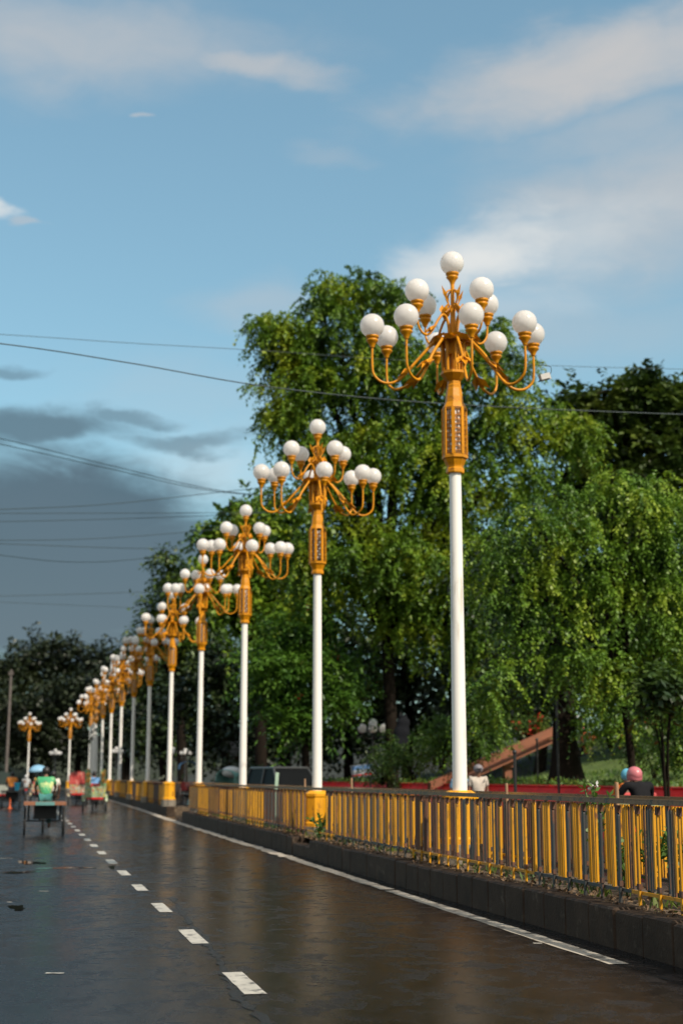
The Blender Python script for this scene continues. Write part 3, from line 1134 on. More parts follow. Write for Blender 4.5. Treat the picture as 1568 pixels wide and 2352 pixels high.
def tree(name, label, depth, lobes, base, mat, rng_seed, dens=1.0, leaf=(.20, .09), spray=(14, 16), droop=.5, spray_len=.8, crad=.75, trunk_r=.25, thick=.8,
         limbs=9, cat='tree', group=None, flowers=None, clump_gap=.75, zbase=0.0, depth_jit=0.0, shell=.55, trunk_mat=None, inner=.30):
    """lobes: (px, py, rx, ry) picked from the photograph at this distance; each becomes an ellipsoid of real size"""
    rng = np.random.default_rng(rng_seed)
    k = depth / 3323.0
    bx = pt(base[0], 1785, depth)
    root = empty(name, (bx.x, bx.y, zbase))
    tag(root, label, cat, group)
    E = []
    for q in lobes:
        px, py, rx, ry = q[:4]
        off = q[4] if len(q) > 4 else rng.uniform(-.6, .6) * rx * k * .5
        c = pt(px, py, depth + off)
        E.append((np.array(c), rx * k, max(rx, ry) * k * thick, ry * k))
    hh, rr = np.array(HEAD), np.array(RIGHT)
    cl, cr = [], []
    for c, a, b, h in E:
        vol = 4 * PI * ((a * b) ** 1.6 / 3 + (a * h) ** 1.6 / 3 + (b * h) ** 1.6 / 3) ** (1 / 1.6)
        n = max(4, int(vol * shell * dens / clump_gap ** 2))
        d = rng.normal(0, 1, (n, 3))
        d /= np.linalg.norm(d, axis=1)[:, None]
        rad = rng.uniform(.35, 1.0, n) ** .45
        p = c + (d[:, :1] * a * rr + d[:, 1:2] * b * hh + d[:, 2:] * h * np.array([0, 0, 1.0])) * rad[:, None]
        cl.append(p)
        cr.append(crad * rng.uniform(.6, 1.35, n))
    cl, cr = np.concatenate(cl), np.concatenate(cr)
    keep = cl[:, 2] > zbase + .5
    cl, cr = cl[keep], cr[keep]
    v = spray_leaves(cl, cr, spray[0], spray[1], leaf[0], leaf[1], rng, droop, spray_len)
    inn = []
    for c, a, b, h in E:
        n = int(4.19 * a * b * h * inner / leaf[0] ** 3)
        d = rng.normal(0, 1, (n, 3))
        d /= np.linalg.norm(d, axis=1)[:, None]
        d *= (rng.uniform(0, 1, n) ** .4 * .72)[:, None]
        inn.append(c + d[:, :1] * a * rr + d[:, 1:2] * b * hh + d[:, 2:] * h * np.array([0, 0, 1.0]))
    inn = np.concatenate(inn)
    inn = inn[inn[:, 2] > zbase + .5]
    v = np.concatenate([v, leaf_arrays(inn, rng.normal(0, 1, inn.shape), leaf[0] * 1.5, leaf[1] * 1.7, rng, .3)])
    off = np.array([bx.x, bx.y, zbase])
    idx = None
    mats = mat
    if flowers:
        nf = int(len(cl) * flowers[1])
        pick = rng.choice(len(cl), nf)
        cc = np.repeat(cl[pick] + rng.normal(0, .3, (nf, 3)), 14, axis=0) + rng.normal(0, .10, (nf * 14, 3))
        fv = leaf_arrays(cc, rng.normal(0, 1, cc.shape), .14, .10, rng)
        quads_object('crown', v - off, mat, root)
        quads_object('blossom', fv - off, flowers[0], root)
    else:
        quads_object('crown', v - off, mat, root)
    # trunk and limbs
    mb = MB()
    cen = np.mean([e[0] for e in E], axis=0)
    top = Vector((cen[0] - off[0], cen[1] - off[1], cen[2] - off[2]))
    tz = max(1.2, min(top.z * .55, min(e[0][2] - e[3] for e in E) - zbase + 1.2)) if True else 2
    fork = Vector((top.x * .35, top.y * .35, max(1.4, tz)))
    mb.tube(smooth_path([(0, 0, -.2), (.02, .01, .35), fork * .5 + Vector((.05, 0, 0)), fork], 4),
            [trunk_r * 1.5, trunk_r * 1.38, trunk_r * 1.22, trunk_r * 1.1] + [trunk_r] * 4 + [trunk_r * .95] * 4 + [trunk_r * .9], 10)
    pts = sorted(range(len(E)), key=lambda i: -E[i][1])[:limbs]
    for i in pts:
        c = Vector(E[i][0] - off)
        tip = c + Vector((0, 0, E[i][3] * .45))
        mid = fork.lerp(c, .5) + Vector((0, 0, (c - fork).length * .10))
        path = smooth_path([fork, mid, c, tip], 4)
        n = len(path)
        mb.tube(path, [trunk_r * .6 * (1 - j / n) + .02 for j in range(n)], 7)
        for q in range(4):
            dd = Vector((random.uniform(-1, 1) * E[i][1], random.uniform(-1, 1) * E[i][2], random.uniform(-.3, .9) * E[i][3])) * .8
            s = path[random.randint(n // 2, n - 1)]
            mb.tube(smooth_path([s, s + dd * .5 + Vector((0, 0, .2)), s + dd], 3), [trunk_r * .16, trunk_r * .14, trunk_r * .12, trunk_r * .1, trunk_r * .08, trunk_r * .06, .012][:7], 5)
    mb.build('trunk', trunk_mat or BARK, root)
    return root


L_MAIN = leaf_mat('leaf_main', (.026, .066, .008), (.115, .215, .015), (.32, .37, .018), .55, .30)
L_RIGHT = leaf_mat('leaf_feathery', (.032, .084, .011), (.130, .245, .020), (.30, .38, .028), .7, .30)
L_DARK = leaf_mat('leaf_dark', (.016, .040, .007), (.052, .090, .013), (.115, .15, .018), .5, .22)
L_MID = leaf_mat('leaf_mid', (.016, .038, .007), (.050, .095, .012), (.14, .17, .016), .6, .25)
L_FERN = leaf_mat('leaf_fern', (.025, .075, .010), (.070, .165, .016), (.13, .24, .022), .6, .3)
L_FAR = leaf_mat('leaf_far', (.008, .014, .005), (.016, .026, .008), (.030, .040, .010), .15, .15)  # storm-cloud shade put into the colour of the far foliage
L_SHADED = leaf_mat('leaf_shaded', (.008, .018, .005), (.019, .038, .009), (.050, .080, .014), .4, .15)  # shade beneath the tall crowns put into the leaf colour
L_SHRUB = leaf_mat('leaf_shrub', (.030, .075, .012), (.085, .17, .022), (.18, .26, .03), .9, .3)
FLOWER = paint('red_blossom', (.62, .03, .015), .6, .3, 6)
FLOWERO = paint('orange_blossom', (.62, .10, .03), .6, .3, 6)
PETAL = paint('white_petal', (.75, .73, .70), .6, .1, 6)

tree('weeping_tree', 'tallest leafy tree rising behind the first lamp head', 58,
     [(830, 700, 105, 65), (900, 695, 55, 48), (755, 690, 42, 40), (715, 785, 85, 60), (640, 765, 48, 28), (690, 885, 60, 75), (650, 790, 80, 45), (610, 755, 42, 22), (760, 650, 40, 28), (650, 930, 60, 60), (675, 1000, 62, 65), (645, 955, 38, 14), (790, 845, 140, 120),
      (930, 850, 130, 125), (1060, 820, 80, 80), (1150, 775, 50, 50), (1150, 900, 100, 95), (1270, 985, 85, 80), (900, 1040, 185, 125),
      (1080, 1080, 160, 150), (745, 1100, 110, 105), (825, 1270, 150, 120), (980, 1290, 160, 130), (1050, 1430, 90, 100), (715, 1280, 75, 90), (1345, 1000, 45, 40), (930, 1430, 90, 60)],
     (900, 0), L_MAIN, 101, dens=1.55, leaf=(.17, .092), spray=(14, 34), droop=.95, spray_len=.95, crad=.66, trunk_r=.26, limbs=18, zbase=.9, clump_gap=1.22, inner=.065)
tree('weeping_tree', 'sunlit feathery tree with drooping sprays at the right edge', 36,
     [(1230, 1210, 90, 70), (1170, 1330, 100, 75), (1330, 1230, 90, 75), (1440, 1160, 80, 60), (1520, 1240, 80, 95), (1400, 1330, 120, 90), (1290, 1370, 120, 90),
      (1520, 1400, 80, 105), (1200, 1470, 100, 75), (1360, 1480, 130, 85), (1500, 1540, 100, 90), (1120, 1560, 65, 60), (1560, 1330, 75, 130), (1590, 1500, 75, 130), (1130, 1270, 50, 50), (1400, 1140, 90, 60), (1500, 1150, 90, 70), (1580, 1200, 80, 90), (1290, 1160, 70, 50), (1450, 1270, 110, 80)],
     (1452, 0), L_RIGHT, 102, dens=1.15, leaf=(.11, .060), spray=(13, 34), droop=1.1, spray_len=.72, crad=.44, trunk_r=.10, limbs=14, zbase=.9, clump_gap=.88, inner=.045)
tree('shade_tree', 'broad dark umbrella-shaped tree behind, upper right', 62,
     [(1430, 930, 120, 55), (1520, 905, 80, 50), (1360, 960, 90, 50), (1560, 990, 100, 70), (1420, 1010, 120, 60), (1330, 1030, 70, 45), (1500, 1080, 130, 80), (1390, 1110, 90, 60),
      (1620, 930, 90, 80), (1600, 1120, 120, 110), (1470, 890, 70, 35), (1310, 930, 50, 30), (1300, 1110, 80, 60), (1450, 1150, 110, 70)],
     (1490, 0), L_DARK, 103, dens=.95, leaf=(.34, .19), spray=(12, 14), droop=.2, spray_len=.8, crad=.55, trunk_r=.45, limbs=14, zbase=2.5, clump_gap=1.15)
tree('leafy_tree', 'medium green tree directly behind the third lamp head', 74,
     [(530, 1170, 50, 40), (490, 1215, 48, 38), (565, 1215, 80, 60), (640, 1240, 80, 80), (510, 1290, 65, 60), (590, 1330, 110, 90), (680, 1340, 90, 110), (520, 1400, 90, 80), (620, 1440, 130, 90), (640, 1170, 50, 40)],
     (600, 0), L_MAIN, 104, dens=.9, leaf=(.36, .20), spray=(10, 18), droop=.7, spray_len=1.1, crad=.6, trunk_r=.32, limbs=9, clump_gap=1.3)
tree('leafy_tree', 'dark green tree behind the fourth lamp, second step down the row', 98,
     [(385, 1295, 36, 36), (400, 1350, 55, 50), (440, 1400, 70, 80), (355, 1410, 40, 40), (390, 1450, 80, 70), (460, 1500, 90, 90), (345, 1480, 50, 60)],
     (420, 0), L_MID, 105, dens=.95, leaf=(.40, .20), spray=(12, 11), droop=.5, spray_len=1.3, crad=1.1, trunk_r=.35, limbs=7, clump_gap=1.5)
tree('flame_tree', 'bright green flame tree with a few red blossoms behind the second pole', 58,
     [(660, 1470, 80, 40), (745, 1440, 70, 40), (620, 1540, 75, 40), (720, 1530, 95, 45), (640, 1600, 90, 40), (740, 1610, 80, 40), (690, 1660, 70, 30), (800, 1590, 50, 40)],
     (700, 0), L_FERN, 106, dens=1.0, leaf=(.26, .085), spray=(14, 15), droop=.35, spray_len=1.0, crad=.55, trunk_r=.16, limbs=8, flowers=(FLOWER, .10), clump_gap=.80)
# darker trees standing in the park behind
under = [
    ('dark tree behind the third and fourth white poles', 84, [(500, 1540, 90, 100), (560, 1620, 100, 90), (450, 1620, 80, 90), (520, 1700, 110, 50)], 520, 111, L_SHADED),
    ('dark park tree between the second and third white poles', 78, [(640, 1660, 100, 70), (700, 1560, 100, 110), (620, 1720, 80, 30)], 655, 112, L_SHADED),
    ('dark park tree right of the second white pole', 76, [(820, 1560, 110, 130), (800, 1680, 90, 60), (760, 1450, 90, 100)], 800, 113, L_SHADED),
    ('dark park tree above the white cluster lamp', 74, [(950, 1600, 120, 110), (920, 1480, 100, 110), (1000, 1690, 80, 45)], 930, 114, L_SHADED),
    ('dark park tree behind the tallest white pole', 70, [(1090, 1560, 120, 120), (1160, 1640, 110, 70), (1080, 1430, 110, 120), (1110, 1290, 110, 90)], 1085, 115, L_SHADED),
    ('dark park tree left of the thick flared trunk', 66, [(1240, 1560, 130, 120), (1290, 1440, 120, 120), (1220, 1650, 90, 45), (1250, 1300, 120, 90), (1340, 1190, 90, 65)], 1235, 116, L_SHADED),
    ('dark park tree near the right edge, above the red shrubs', 64, [(1430, 1560, 140, 110), (1540, 1480, 120, 150), (1400, 1430, 120, 120), (1560, 1640, 110, 70), (1480, 1330, 130, 100)], 1470, 117, L_SHADED),
    ('deep shaded tree filling the gap behind the fifth and sixth poles', 112, [(380, 1590, 90, 110), (320, 1560, 60, 70), (420, 1690, 110, 60), (330, 1680, 70, 60)], 375, 118, L_SHADED),
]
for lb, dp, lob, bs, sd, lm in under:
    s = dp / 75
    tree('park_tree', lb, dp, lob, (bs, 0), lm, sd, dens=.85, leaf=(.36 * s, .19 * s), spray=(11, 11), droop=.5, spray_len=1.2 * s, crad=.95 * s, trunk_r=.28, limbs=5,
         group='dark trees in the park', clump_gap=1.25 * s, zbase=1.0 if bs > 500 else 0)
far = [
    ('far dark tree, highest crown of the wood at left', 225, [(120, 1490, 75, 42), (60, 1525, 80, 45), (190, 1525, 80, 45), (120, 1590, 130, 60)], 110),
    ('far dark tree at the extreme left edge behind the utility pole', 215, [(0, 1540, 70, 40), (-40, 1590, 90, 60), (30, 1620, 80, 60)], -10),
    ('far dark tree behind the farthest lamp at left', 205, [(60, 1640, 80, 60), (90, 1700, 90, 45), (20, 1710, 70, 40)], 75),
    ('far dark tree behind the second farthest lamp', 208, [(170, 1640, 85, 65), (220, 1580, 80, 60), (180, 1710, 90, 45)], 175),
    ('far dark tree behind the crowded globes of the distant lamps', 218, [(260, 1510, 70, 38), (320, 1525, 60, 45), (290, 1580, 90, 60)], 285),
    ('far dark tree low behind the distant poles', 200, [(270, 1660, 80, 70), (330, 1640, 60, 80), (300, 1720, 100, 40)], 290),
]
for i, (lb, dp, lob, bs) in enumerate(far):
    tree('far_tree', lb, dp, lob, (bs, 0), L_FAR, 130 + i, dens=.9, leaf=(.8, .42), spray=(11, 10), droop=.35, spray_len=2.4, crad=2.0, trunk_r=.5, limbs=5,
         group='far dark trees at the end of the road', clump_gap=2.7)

# large flared tree trunk behind the ramp
mb = MB()
b = pt(1300, 1790, 44)
top = pt(1296, 1500, 44)
fl = [(.66, 0), (.52, .5), (.42, 1.2), (.36, 2.2), (.34, 3.5), (.30, 5)]
path = smooth_path([(0, 0, -1.0), (0, 0, .3), (-.02, 0, 1.5), (.03, 0, 3.0), (-.05, 0, 5.0)], 4)
t_root = empty('shade_tree', (b.x, b.y, 1.3))
tag(t_root, 'thick dark flared trunk with low drooping crown, right of the ramp', 'tree')
mb.tube(path, [float(np.interp(p.z, [-1, 0, .5, 1.2, 3, 5], [.85, .62, .48, .38, .33, .26])) for p in path], 12)
for a in range(6):
    t = a * 1.05
    mb.tube(smooth_path([(0, 0, 4.3), (math.cos(t) * .9, math.sin(t) * .9, 5.3), (math.cos(t) * 2.2, math.sin(t) * 2.0, 6.3)], 4), [.15, .14, .13, .12, .10, .08, .06, .05, .04], 7)
mb.build('trunk', BARK, t_root)
rng = np.random.default_rng(55)
cl = np.array([[math.cos(t) * r, math.sin(t) * r, z] for t, r, z in zip(rng.uniform(0, 6.28, 90), rng.uniform(.5, 3.0, 90), rng.uniform(3.6, 7.2, 90))])
v = spray_leaves(cl, rng.uniform(.4, .8, 90), 12, 12, .22, .11, rng, .9, .9)
quads_object('crown', v, L_SHADED, t_root)


# shrubs of the park
def shrub(name, label, px, py, D, rx, ry, mat, seed, leaf=(.12, .06), n=26, cat='shrub', flowers=None, zb=None):
    rng = np.random.default_rng(seed)
    k = D / 3323
    c = pt(px, py, D)
    zb = c.z - ry * k if zb is None else zb
    root = empty(name, (c.x, c.y, zb))
    tag(root, label, cat, 'shrubs in the park')
    d = rng.normal(0, 1, (n, 3))
    d /= np.linalg.norm(d, axis=1)[:, None]
    h = (c.z - zb)
    cl = d * np.array([rx * k, rx * k * .8, ry * k]) * (rng.uniform(.2, 1, n) ** .5)[:, None] + np.array([0, 0, h])
    v = spray_leaves(cl, np.full(n, .28), 10, 10, leaf[0], leaf[1], rng, .45, .45)
    quads_object('foliage', v, mat, root)
    if flowers:
        pick = rng.choice(n, 10)
        cc = np.repeat(cl[pick] * 1.05 + rng.normal(0, .12, (10, 3)), 9, axis=0) + rng.normal(0, .07, (90, 3))
        quads_object('blossom', leaf_arrays(cc, rng.normal(0, 1, cc.shape), .15, .11, rng), flowers, root)
    mb = MB()
    for q in range(6):
        e = cl[q] * .8
        mb.tube(smooth_path([(random.uniform(-.1, .1), random.uniform(-.1, .1), -.1), (e[0] * .4, e[1] * .4, e[2] * .6), tuple(e)], 3), [.03, .028, .025, .022, .018, .014, .01], 5)
    mb.build('stem', BARK, root)
    return root


shrub('bush', 'bright green bush left of the tallest pole, above the red planter', 950, 1730, 50, 90, 55, L_SHRUB, 201, n=40)
shrub('bush', 'pale green bush just left of the tallest pole foot', 1015, 1700, 49, 50, 60, L_SHRUB, 202, n=24)
shrub('bush', 'leafy bush hanging above the red-brown ramp', 1120, 1680, 52, 65, 60, L_SHRUB, 203, n=30)
shrub('bush', 'bush with red flowers under the dark trees at right', 1330, 1690, 58, 60, 40, L_MID, 204, n=26, flowers=FLOWERO)
shrub('bush', 'dark bush spotted with bright red flowers near the right edge', 1465, 1690, 52, 75, 45, L_SHADED, 205, n=30, flowers=FLOWER)
shrub('bush', 'rounded green bush at the right edge behind the pink helmet', 1500, 1735, 46, 90, 45, L_MID, 206, n=32)
shrub('bush', 'large-leaved bright green branch low at the right edge', 1520, 1590, 32, 45, 55, L_MID, 207, leaf=(.22, .12), n=12, zb=.9)
shrub('bush', 'bush with red flowers near the upper end of the ramp', 1215, 1665, 56, 50, 28, L_MID, 208, n=18, flowers=FLOWER)
shrub('bush', 'low dark bush behind the white and green rickshaw hood', 560, 1770, 70, 60, 30, L_SHADED, 209, n=18)
shrub('bush', 'small yellow-green bush left of the dark car', 585, 1785, 60, 18, 18, L_SHRUB, 210, n=8)
shrub('bush', 'bushy green shrub right of the leaning dark trunk', 880, 1755, 52, 50, 40, L_MID, 211, n=22)

shrub('bush', 'bright green low tree foliage between the thick trunk and the pink helmet', 1400, 1650, 43, 80, 60, L_RIGHT, 212, n=44)
shrub('bush', 'bright leafy bush at the far right edge above the fence rail', 1555, 1675, 38, 75, 75, L_SHRUB, 213, n=40)
shrub('bush', 'pale green bush just right of the tallest pole, above the ramp', 1140, 1600, 47, 70, 55, L_RIGHT, 214, n=34)

# red planter wall with a clipped hedge along the far carriageway
mb = MB()
y = 16.0
mb.prism([(14.35, 0), (14.42, .62), (15.0, 1.24), (15.1, 1.24), (15.1, 0)], 16, 86, 'Y')  # slope added to the front face so that it catches the sun
wl = empty('planter_wall', (0, 0, 0))
tag(wl, 'low bright red planter wall along the far side of the road', 'wall')
mb.build('wall', REDW, wl)
mb = MB()
for k in range(18):
    mb.box((15.02, 18 + k * 3.9, 1.26), (.20, 3.86, .035))
mb.build('coping', REDW, wl)
rng = np.random.default_rng(77)
n = 9000
c = np.stack([rng.uniform(15.14, 15.9, n), rng.uniform(16, 86, n), rng.uniform(.9, 1.40, n)], axis=1)
h = quads_object('planter_hedge', leaf_arrays(c, rng.normal(0, 1, (n, 3)) + np.array([0, 0, .6]), .16, .07, rng), L_SHRUB)
tag(h, kind='stuff')
n = 19000
gx = rng.uniform(16, 34, n)
gy = rng.uniform(22, 75, n)
gz = .9 + 3.2 / (1 + np.exp(-(gx - 26) / 3.0)) + .35 * np.sin(gx * .5 + gy * .21) * np.minimum(1, (gx - 15.2) / 8)
c = np.stack([gx, gy, gz - .02], axis=1)
tag(quads_object('grass', leaf_arrays(c, rng.normal(0, .35, (n, 3)) + np.array([0, 0, 1.0]), .22, .035, rng), L_SHRUB), kind='stuff')

# weeds and leaf litter on the median
n = 2400
yy = rng.uniform(9, 47, n)
xx = np.array([kerb_x(a) for a in yy]) + .25 + rng.uniform(0, 1, n) ** 1.4 * .8
clumpy = (np.sin(yy * 2.3) + np.sin(yy * 5.1 + 1) + np.sin(xx * 9)) > .2
xx, yy = xx[clumpy], yy[clumpy]
m = len(xx)
c = np.stack([xx, yy, np.full(m, KZ - .03)], axis=1)
tag(quads_object('median_weeds', leaf_arrays(c, rng.normal(0, .5, (m, 3)) + np.array([0, 0, .8]), .13, .03, rng), L_MID), kind='stuff')
LITTER = paint('dry_leaf', (.15, .09, .045), .8, .4, 30)
n = 2600
yy = rng.uniform(9, 47, n)
xx = np.array([kerb_x(a) for a in yy]) + .13 + rng.uniform(0, 1, n) ** 2 * 1.0
c = np.stack([xx, yy, np.full(n, KZ + .012)], axis=1)
dd = rng.normal(0, 1, (n, 3))
dd[:, 2] *= .1
tag(quads_object('leaf_litter', leaf_arrays(c, dd, .06, .035, rng), LITTER), kind='stuff')


def small_plant(label, px, py, D, mat, flower=None, h=.5, seed=1):
    rng = np.random.default_rng(seed)
    t = pt(px, py, D)
    root = empty('median_plant', (t.x, t.y, KZ))
    tag(root, label, 'plant', 'plants on the median')
    hh = t.z - KZ
    mb = MB()
    v = []
    for q in range(5):
        e = Vector((random.uniform(-.22, .22), random.uniform(-.22, .22), hh * random.uniform(.75, 1.0)))
        if q == 0:
            e = Vector((0, 0, hh))
        path = smooth_path([(0, 0, -.05), (e.x * .3, e.y * .3, e.z * .6), e], 5)
        mb.tube(path, [.010] * len(path), 5)
        for p in path[3:]:
            for _ in range(3):
                v.append(tuple(p))
    mb.build('stem', L_MID, root)
    v = np.array(v)
    quads_object('foliage', leaf_arrays(v, rng.normal(0, 1, v.shape), .10, .04, rng, .2), mat, root)
    if flower:
        fv = []
        for q in range(3):
            fv += [(random.uniform(-.04, .04), random.uniform(-.04, .04), hh + random.uniform(-.02, .03))] * 5
        fv = np.array(fv)
        quads_object('blossom', leaf_arrays(fv, rng.normal(0, 1, fv.shape), .045, .035, rng), flower, root)
    return root


small_plant('green plant with white flowers rising above the fence rail', 1362, 1806, 15.5, L_SHRUB, PETAL, seed=301)
small_plant('small weedy plant at the foot of the yellow pedestal', 733, 1872, 27.6, L_SHRUB, None, seed=302)
small_plant('leafy plant showing through the pickets near the right edge', 1490, 1900, 14.2, L_SHRUB, None, seed=303)
small_plant('bushy weed behind the pickets at the right edge', 1550, 1905, 13.7, L_SHRUB, None, seed=304)
small_plant('low leafy plant behind pickets below the orange-clothed passenger', 1435, 1930, 14.8, L_SHRUB, None, seed=305)

# ------------------------------------------------------------------ street lamps
LX, LY1, LSP = 5.95, None, None


def leaf_orn(mb, p, d, up, l, w, mi=0):
    """pointed fish-tail leaf ornament along d"""
    p, d, up = Vector(p), Vector(d).normalized(), Vector(up)
    s = d.cross(up).normalized()
    u = s.cross(d).normalized()
    t = w * .28
    vs = [p, p + d * l * .45 + s * w * .5 + u * t, p + d * l + u * t * .8, p + d * l * .45 - s * w * .5 + u * t, p + d * l * .5 - u * t * .8]
    mb.add(vs, [(0, 1, 4), (1, 2, 4), (2, 3, 4), (3, 0, 4), (0, 3, 2, 1)], mi)


def make_lamp():
    root = empty('street_lamp')
    # pedestal
    mb = MB()
    mb.lathe([(.30, .0), (.30, .27)], 8, (0, 0, .33), 0, False, PI / 8)
    mb.build('plinth', PLINTH, root)
    mb = MB()
    mb.lathe([(.275, 0), (.275, .07), (.245, .10), (.24, .58), (.255, .61), (.255, .66), (.16, .72)], 8, (0, 0, .60), 0, False, PI / 8)
    mb.build('pedestal', PEDY, root)
    mb = MB()
    mb.lathe([(.102, 1.30), (.099, 2.2), (.091, 4.0), (.084, 5.74)], 20)
    mb.build('pole', WHITEP, root)
    # octagonal collar with pierced panels
    sh = MB()
    R8 = .178
    sh.lathe([(.125, 5.70), (.132, 5.715), (.132, 5.76), (.118, 5.775), (.122, 5.80), (.165, 5.885), (.188, 5.90), (.190, 5.935), (.180, 5.945)], 8, (0, 0, 0), 0, False, PI / 8)
    sh.lathe([(.180, 6.575), (.178, 6.59), (.140, 6.655), (.135, 6.66), (.128, 6.74), (.110, 6.85), (.104, 6.86), (.104, 6.90), (.096, 6.91), (.096, 6.955), (.120, 6.975),
              (.175, 7.03), (.195, 7.05), (.195, 7.085), (.10, 7.10)], 8, (0, 0, 0), 0, False, PI / 8)
    ap = R8 * math.cos(PI / 8)
    wd = 2 * R8 * math.sin(PI / 8)
    for k in range(8):
        a = k * PI / 4 + PI / 8
        sh.box((R8 * .97 * math.cos(a), R8 * .97 * math.sin(a), 6.26), (.03, .05, .635), 0, a)
    sho = sh.build('collar', ORANGE, root)
    for k in range(8):
        a = k * PI / 4
        lp = MB()
        c, s = math.cos(a), math.sin(a)

        def bx(u, z, w, h, dep=.012):
            lp.box((ap * c - u * s, ap * s + u * c, z), (dep, w, h), 0, a)
        bx(0, 6.26, .012, .60)
        bx(0, 5.955, wd - .03, .03)
        bx(0, 6.565, wd - .03, .03)
        for i in range(10):
            z = 5.99 + i * .06
            bx(0, z, wd - .03, .012, .010)
            if i % 2:
                bx(-.03, z + .03, .010, .05, .009)
            else:
                bx(.03, z + .03, .010, .05, .009)
                lp.build('lattice_panel', LATT, sho)
    # light inner core seen through the lattice
    mb = MB()
    mb.lathe([(.150, 5.94), (.150, 6.58)], 24)
    mb.build('inner_pole', WHITEP, sho)
    # hub: cage of small columns, upper plate
    hb = MB()
    hb.lathe([(.052, 7.08), (.050, 7.56)], 10)
    for k in range(8):
        a = k * PI / 4 + PI / 8
        hb.tube([(.12 * math.cos(a), .12 * math.sin(a), 7.085), (.105 * math.cos(a), .105 * math.sin(a), 7.34)], .013, 6)
    hb.lathe([(.115, 7.32), (.098, 7.34), (.092, 7.52), (.105, 7.54), (.132, 7.565), (.132, 7.595), (.06, 7.62)], 8, (0, 0, 0), 0, False, PI / 8)
    hb.build('hub', ORANGE, root)
    # central stem with scrolls and leaves
    st = MB()
    st.lathe([(.062, 7.60), (.045, 7.75), (.032, 8.0), (.029, 8.36)], 12)
    for k in range(4):
        a = k * PI / 2 + .35
        c, s = math.cos(a), math.sin(a)
        pr = lambda r, z: (r * c, r * s, z)
        st.tube(smooth_path([pr(.028, 7.93), pr(.07, 8.02), pr(.12, 8.11), pr(.10, 8.20), pr(.03, 8.235)], 5), .013, 6)
        leaf_orn(st, pr(.10, 8.06), (c * .55, s * .55, 1), (-c, -s, .3), .24, .075)
        st.tube(smooth_path([pr(.03, 8.02), pr(.10, 7.93), pr(.14, 7.90)], 4), .010, 6)
    st.build('stem', ORANGE, root)
    cupm = MB()
    cupm.lathe([(.030, -.165), (.036, -.14), (.056, -.10), (.080, -.075), (.088, -.055), (.072, -.045), (.072, -.03), (.094, -.02), (.094, .004), (.05, .01)], 14)
    cup_me = cupm.mesh('cup', [ORANGE])
    gm = MB()
    gm.ball((0, 0, .155), .172, 26, 16)
    globe_me = gm.mesh('globe', [GLOBE])
    mobj('finial_cup', cup_me, root, (0, 0, 8.475))
    mobj('globe', globe_me, root, (0, 0, 8.475))

    def arm(a, prof, rad, zt, cap, leaf_at, ll):
        c, s = math.cos(a), math.sin(a)
        m = MB()
        path = smooth_path([(r * c, r * s, z) for r, z in prof], 6)
        m.tube(path, [rad * (1.15 - .35 * i / len(path)) for i in range(len(path))], 8)
        for (r, z, dr, dz, up) in leaf_at:
            leaf_orn(m, (r * c, r * s, z), (dr * c, dr * s, dz), (-dz * c * up, -dz * s * up, dr * up), ll * 1.25, ll * .55)
            leaf_orn(m, (r * c, r * s, z), (dr * c - .6 * s, dr * s + .6 * c, dz), (0, 0, 1), ll * 1.2, ll * .5)
            leaf_orn(m, (r * c, r * s, z), (dr * c + .6 * s, dr * s - .6 * c, dz), (0, 0, 1), ll * 1.2, ll * .5)
        o = m.build('arm', ORANGE, root)
        R0, z0 = prof[-1]
        mobj('cup', cup_me, o, (R0 * c, R0 * s, z0 + .155))
        mobj('globe', globe_me, o, (R0 * c, R0 * s, z0 + .155))
    for k in range(8):
        a = R(-5 + 45 * k)
        dz = .15 * math.sin(a)       # arms towards the carriageway hang a little lower
        prof = [(.155, 7.08), (.165, 7.26), (.165, 7.40), (.20, 7.49), (.27, 7.50), (.36, 7.42), (.55, 7.22), (.76, 6.99 + dz * .6), (.90, 6.90 + dz), (1.05, 6.90 + dz), (1.17, 6.99 + dz), (1.20, 7.12 + dz), (1.20, 7.375 + dz)]
        arm(a, prof, .022, 0, True, [(.60, 7.16, 1, -.95 + dz * .5, 1), (.30, 7.485, -.3, .15, 1)], .24)
    for k in range(4):
        a = R(22 + 90 * k)
        dz = .06 * math.sin(a)
        prof = [(.075, 7.60), (.085, 7.72), (.12, 7.83), (.19, 7.86), (.27, 7.78), (.38, 7.62), (.47, 7.55 + dz * .6), (.57, 7.57 + dz), (.645, 7.67 + dz), (.66, 7.83 + dz)]
        arm(a, prof, .019, 0, True, [(.34, 7.69, 1, -1.0, 1), (.20, 7.86, -.5, 1, 1)], .17)
    # final proportions: taller shaft, larger head
    def zmap(z):
        return z if z < 1.35 else (1.35 + (z - 1.35) * (5.82 - 1.35) / (5.72 - 1.35) if z < 5.72 else 5.82 + (z - 5.72) * 1.092)
    for o in root.children_recursive:
        if o.data in (cup_me, globe_me):
            x, y, z = o.location
            o.location = (x, y, zmap(z))
            o.scale = (1.03,) * 3
        elif o.type == 'MESH':
            for v in o.data.vertices:
                k = 1.0 if v.co.z > 5.6 and not o.name.startswith(('pole', 'inner')) else 1.0
                v.co = (v.co.x * k, v.co.y * k, zmap(v.co.z))
            o.data.update()
    return root


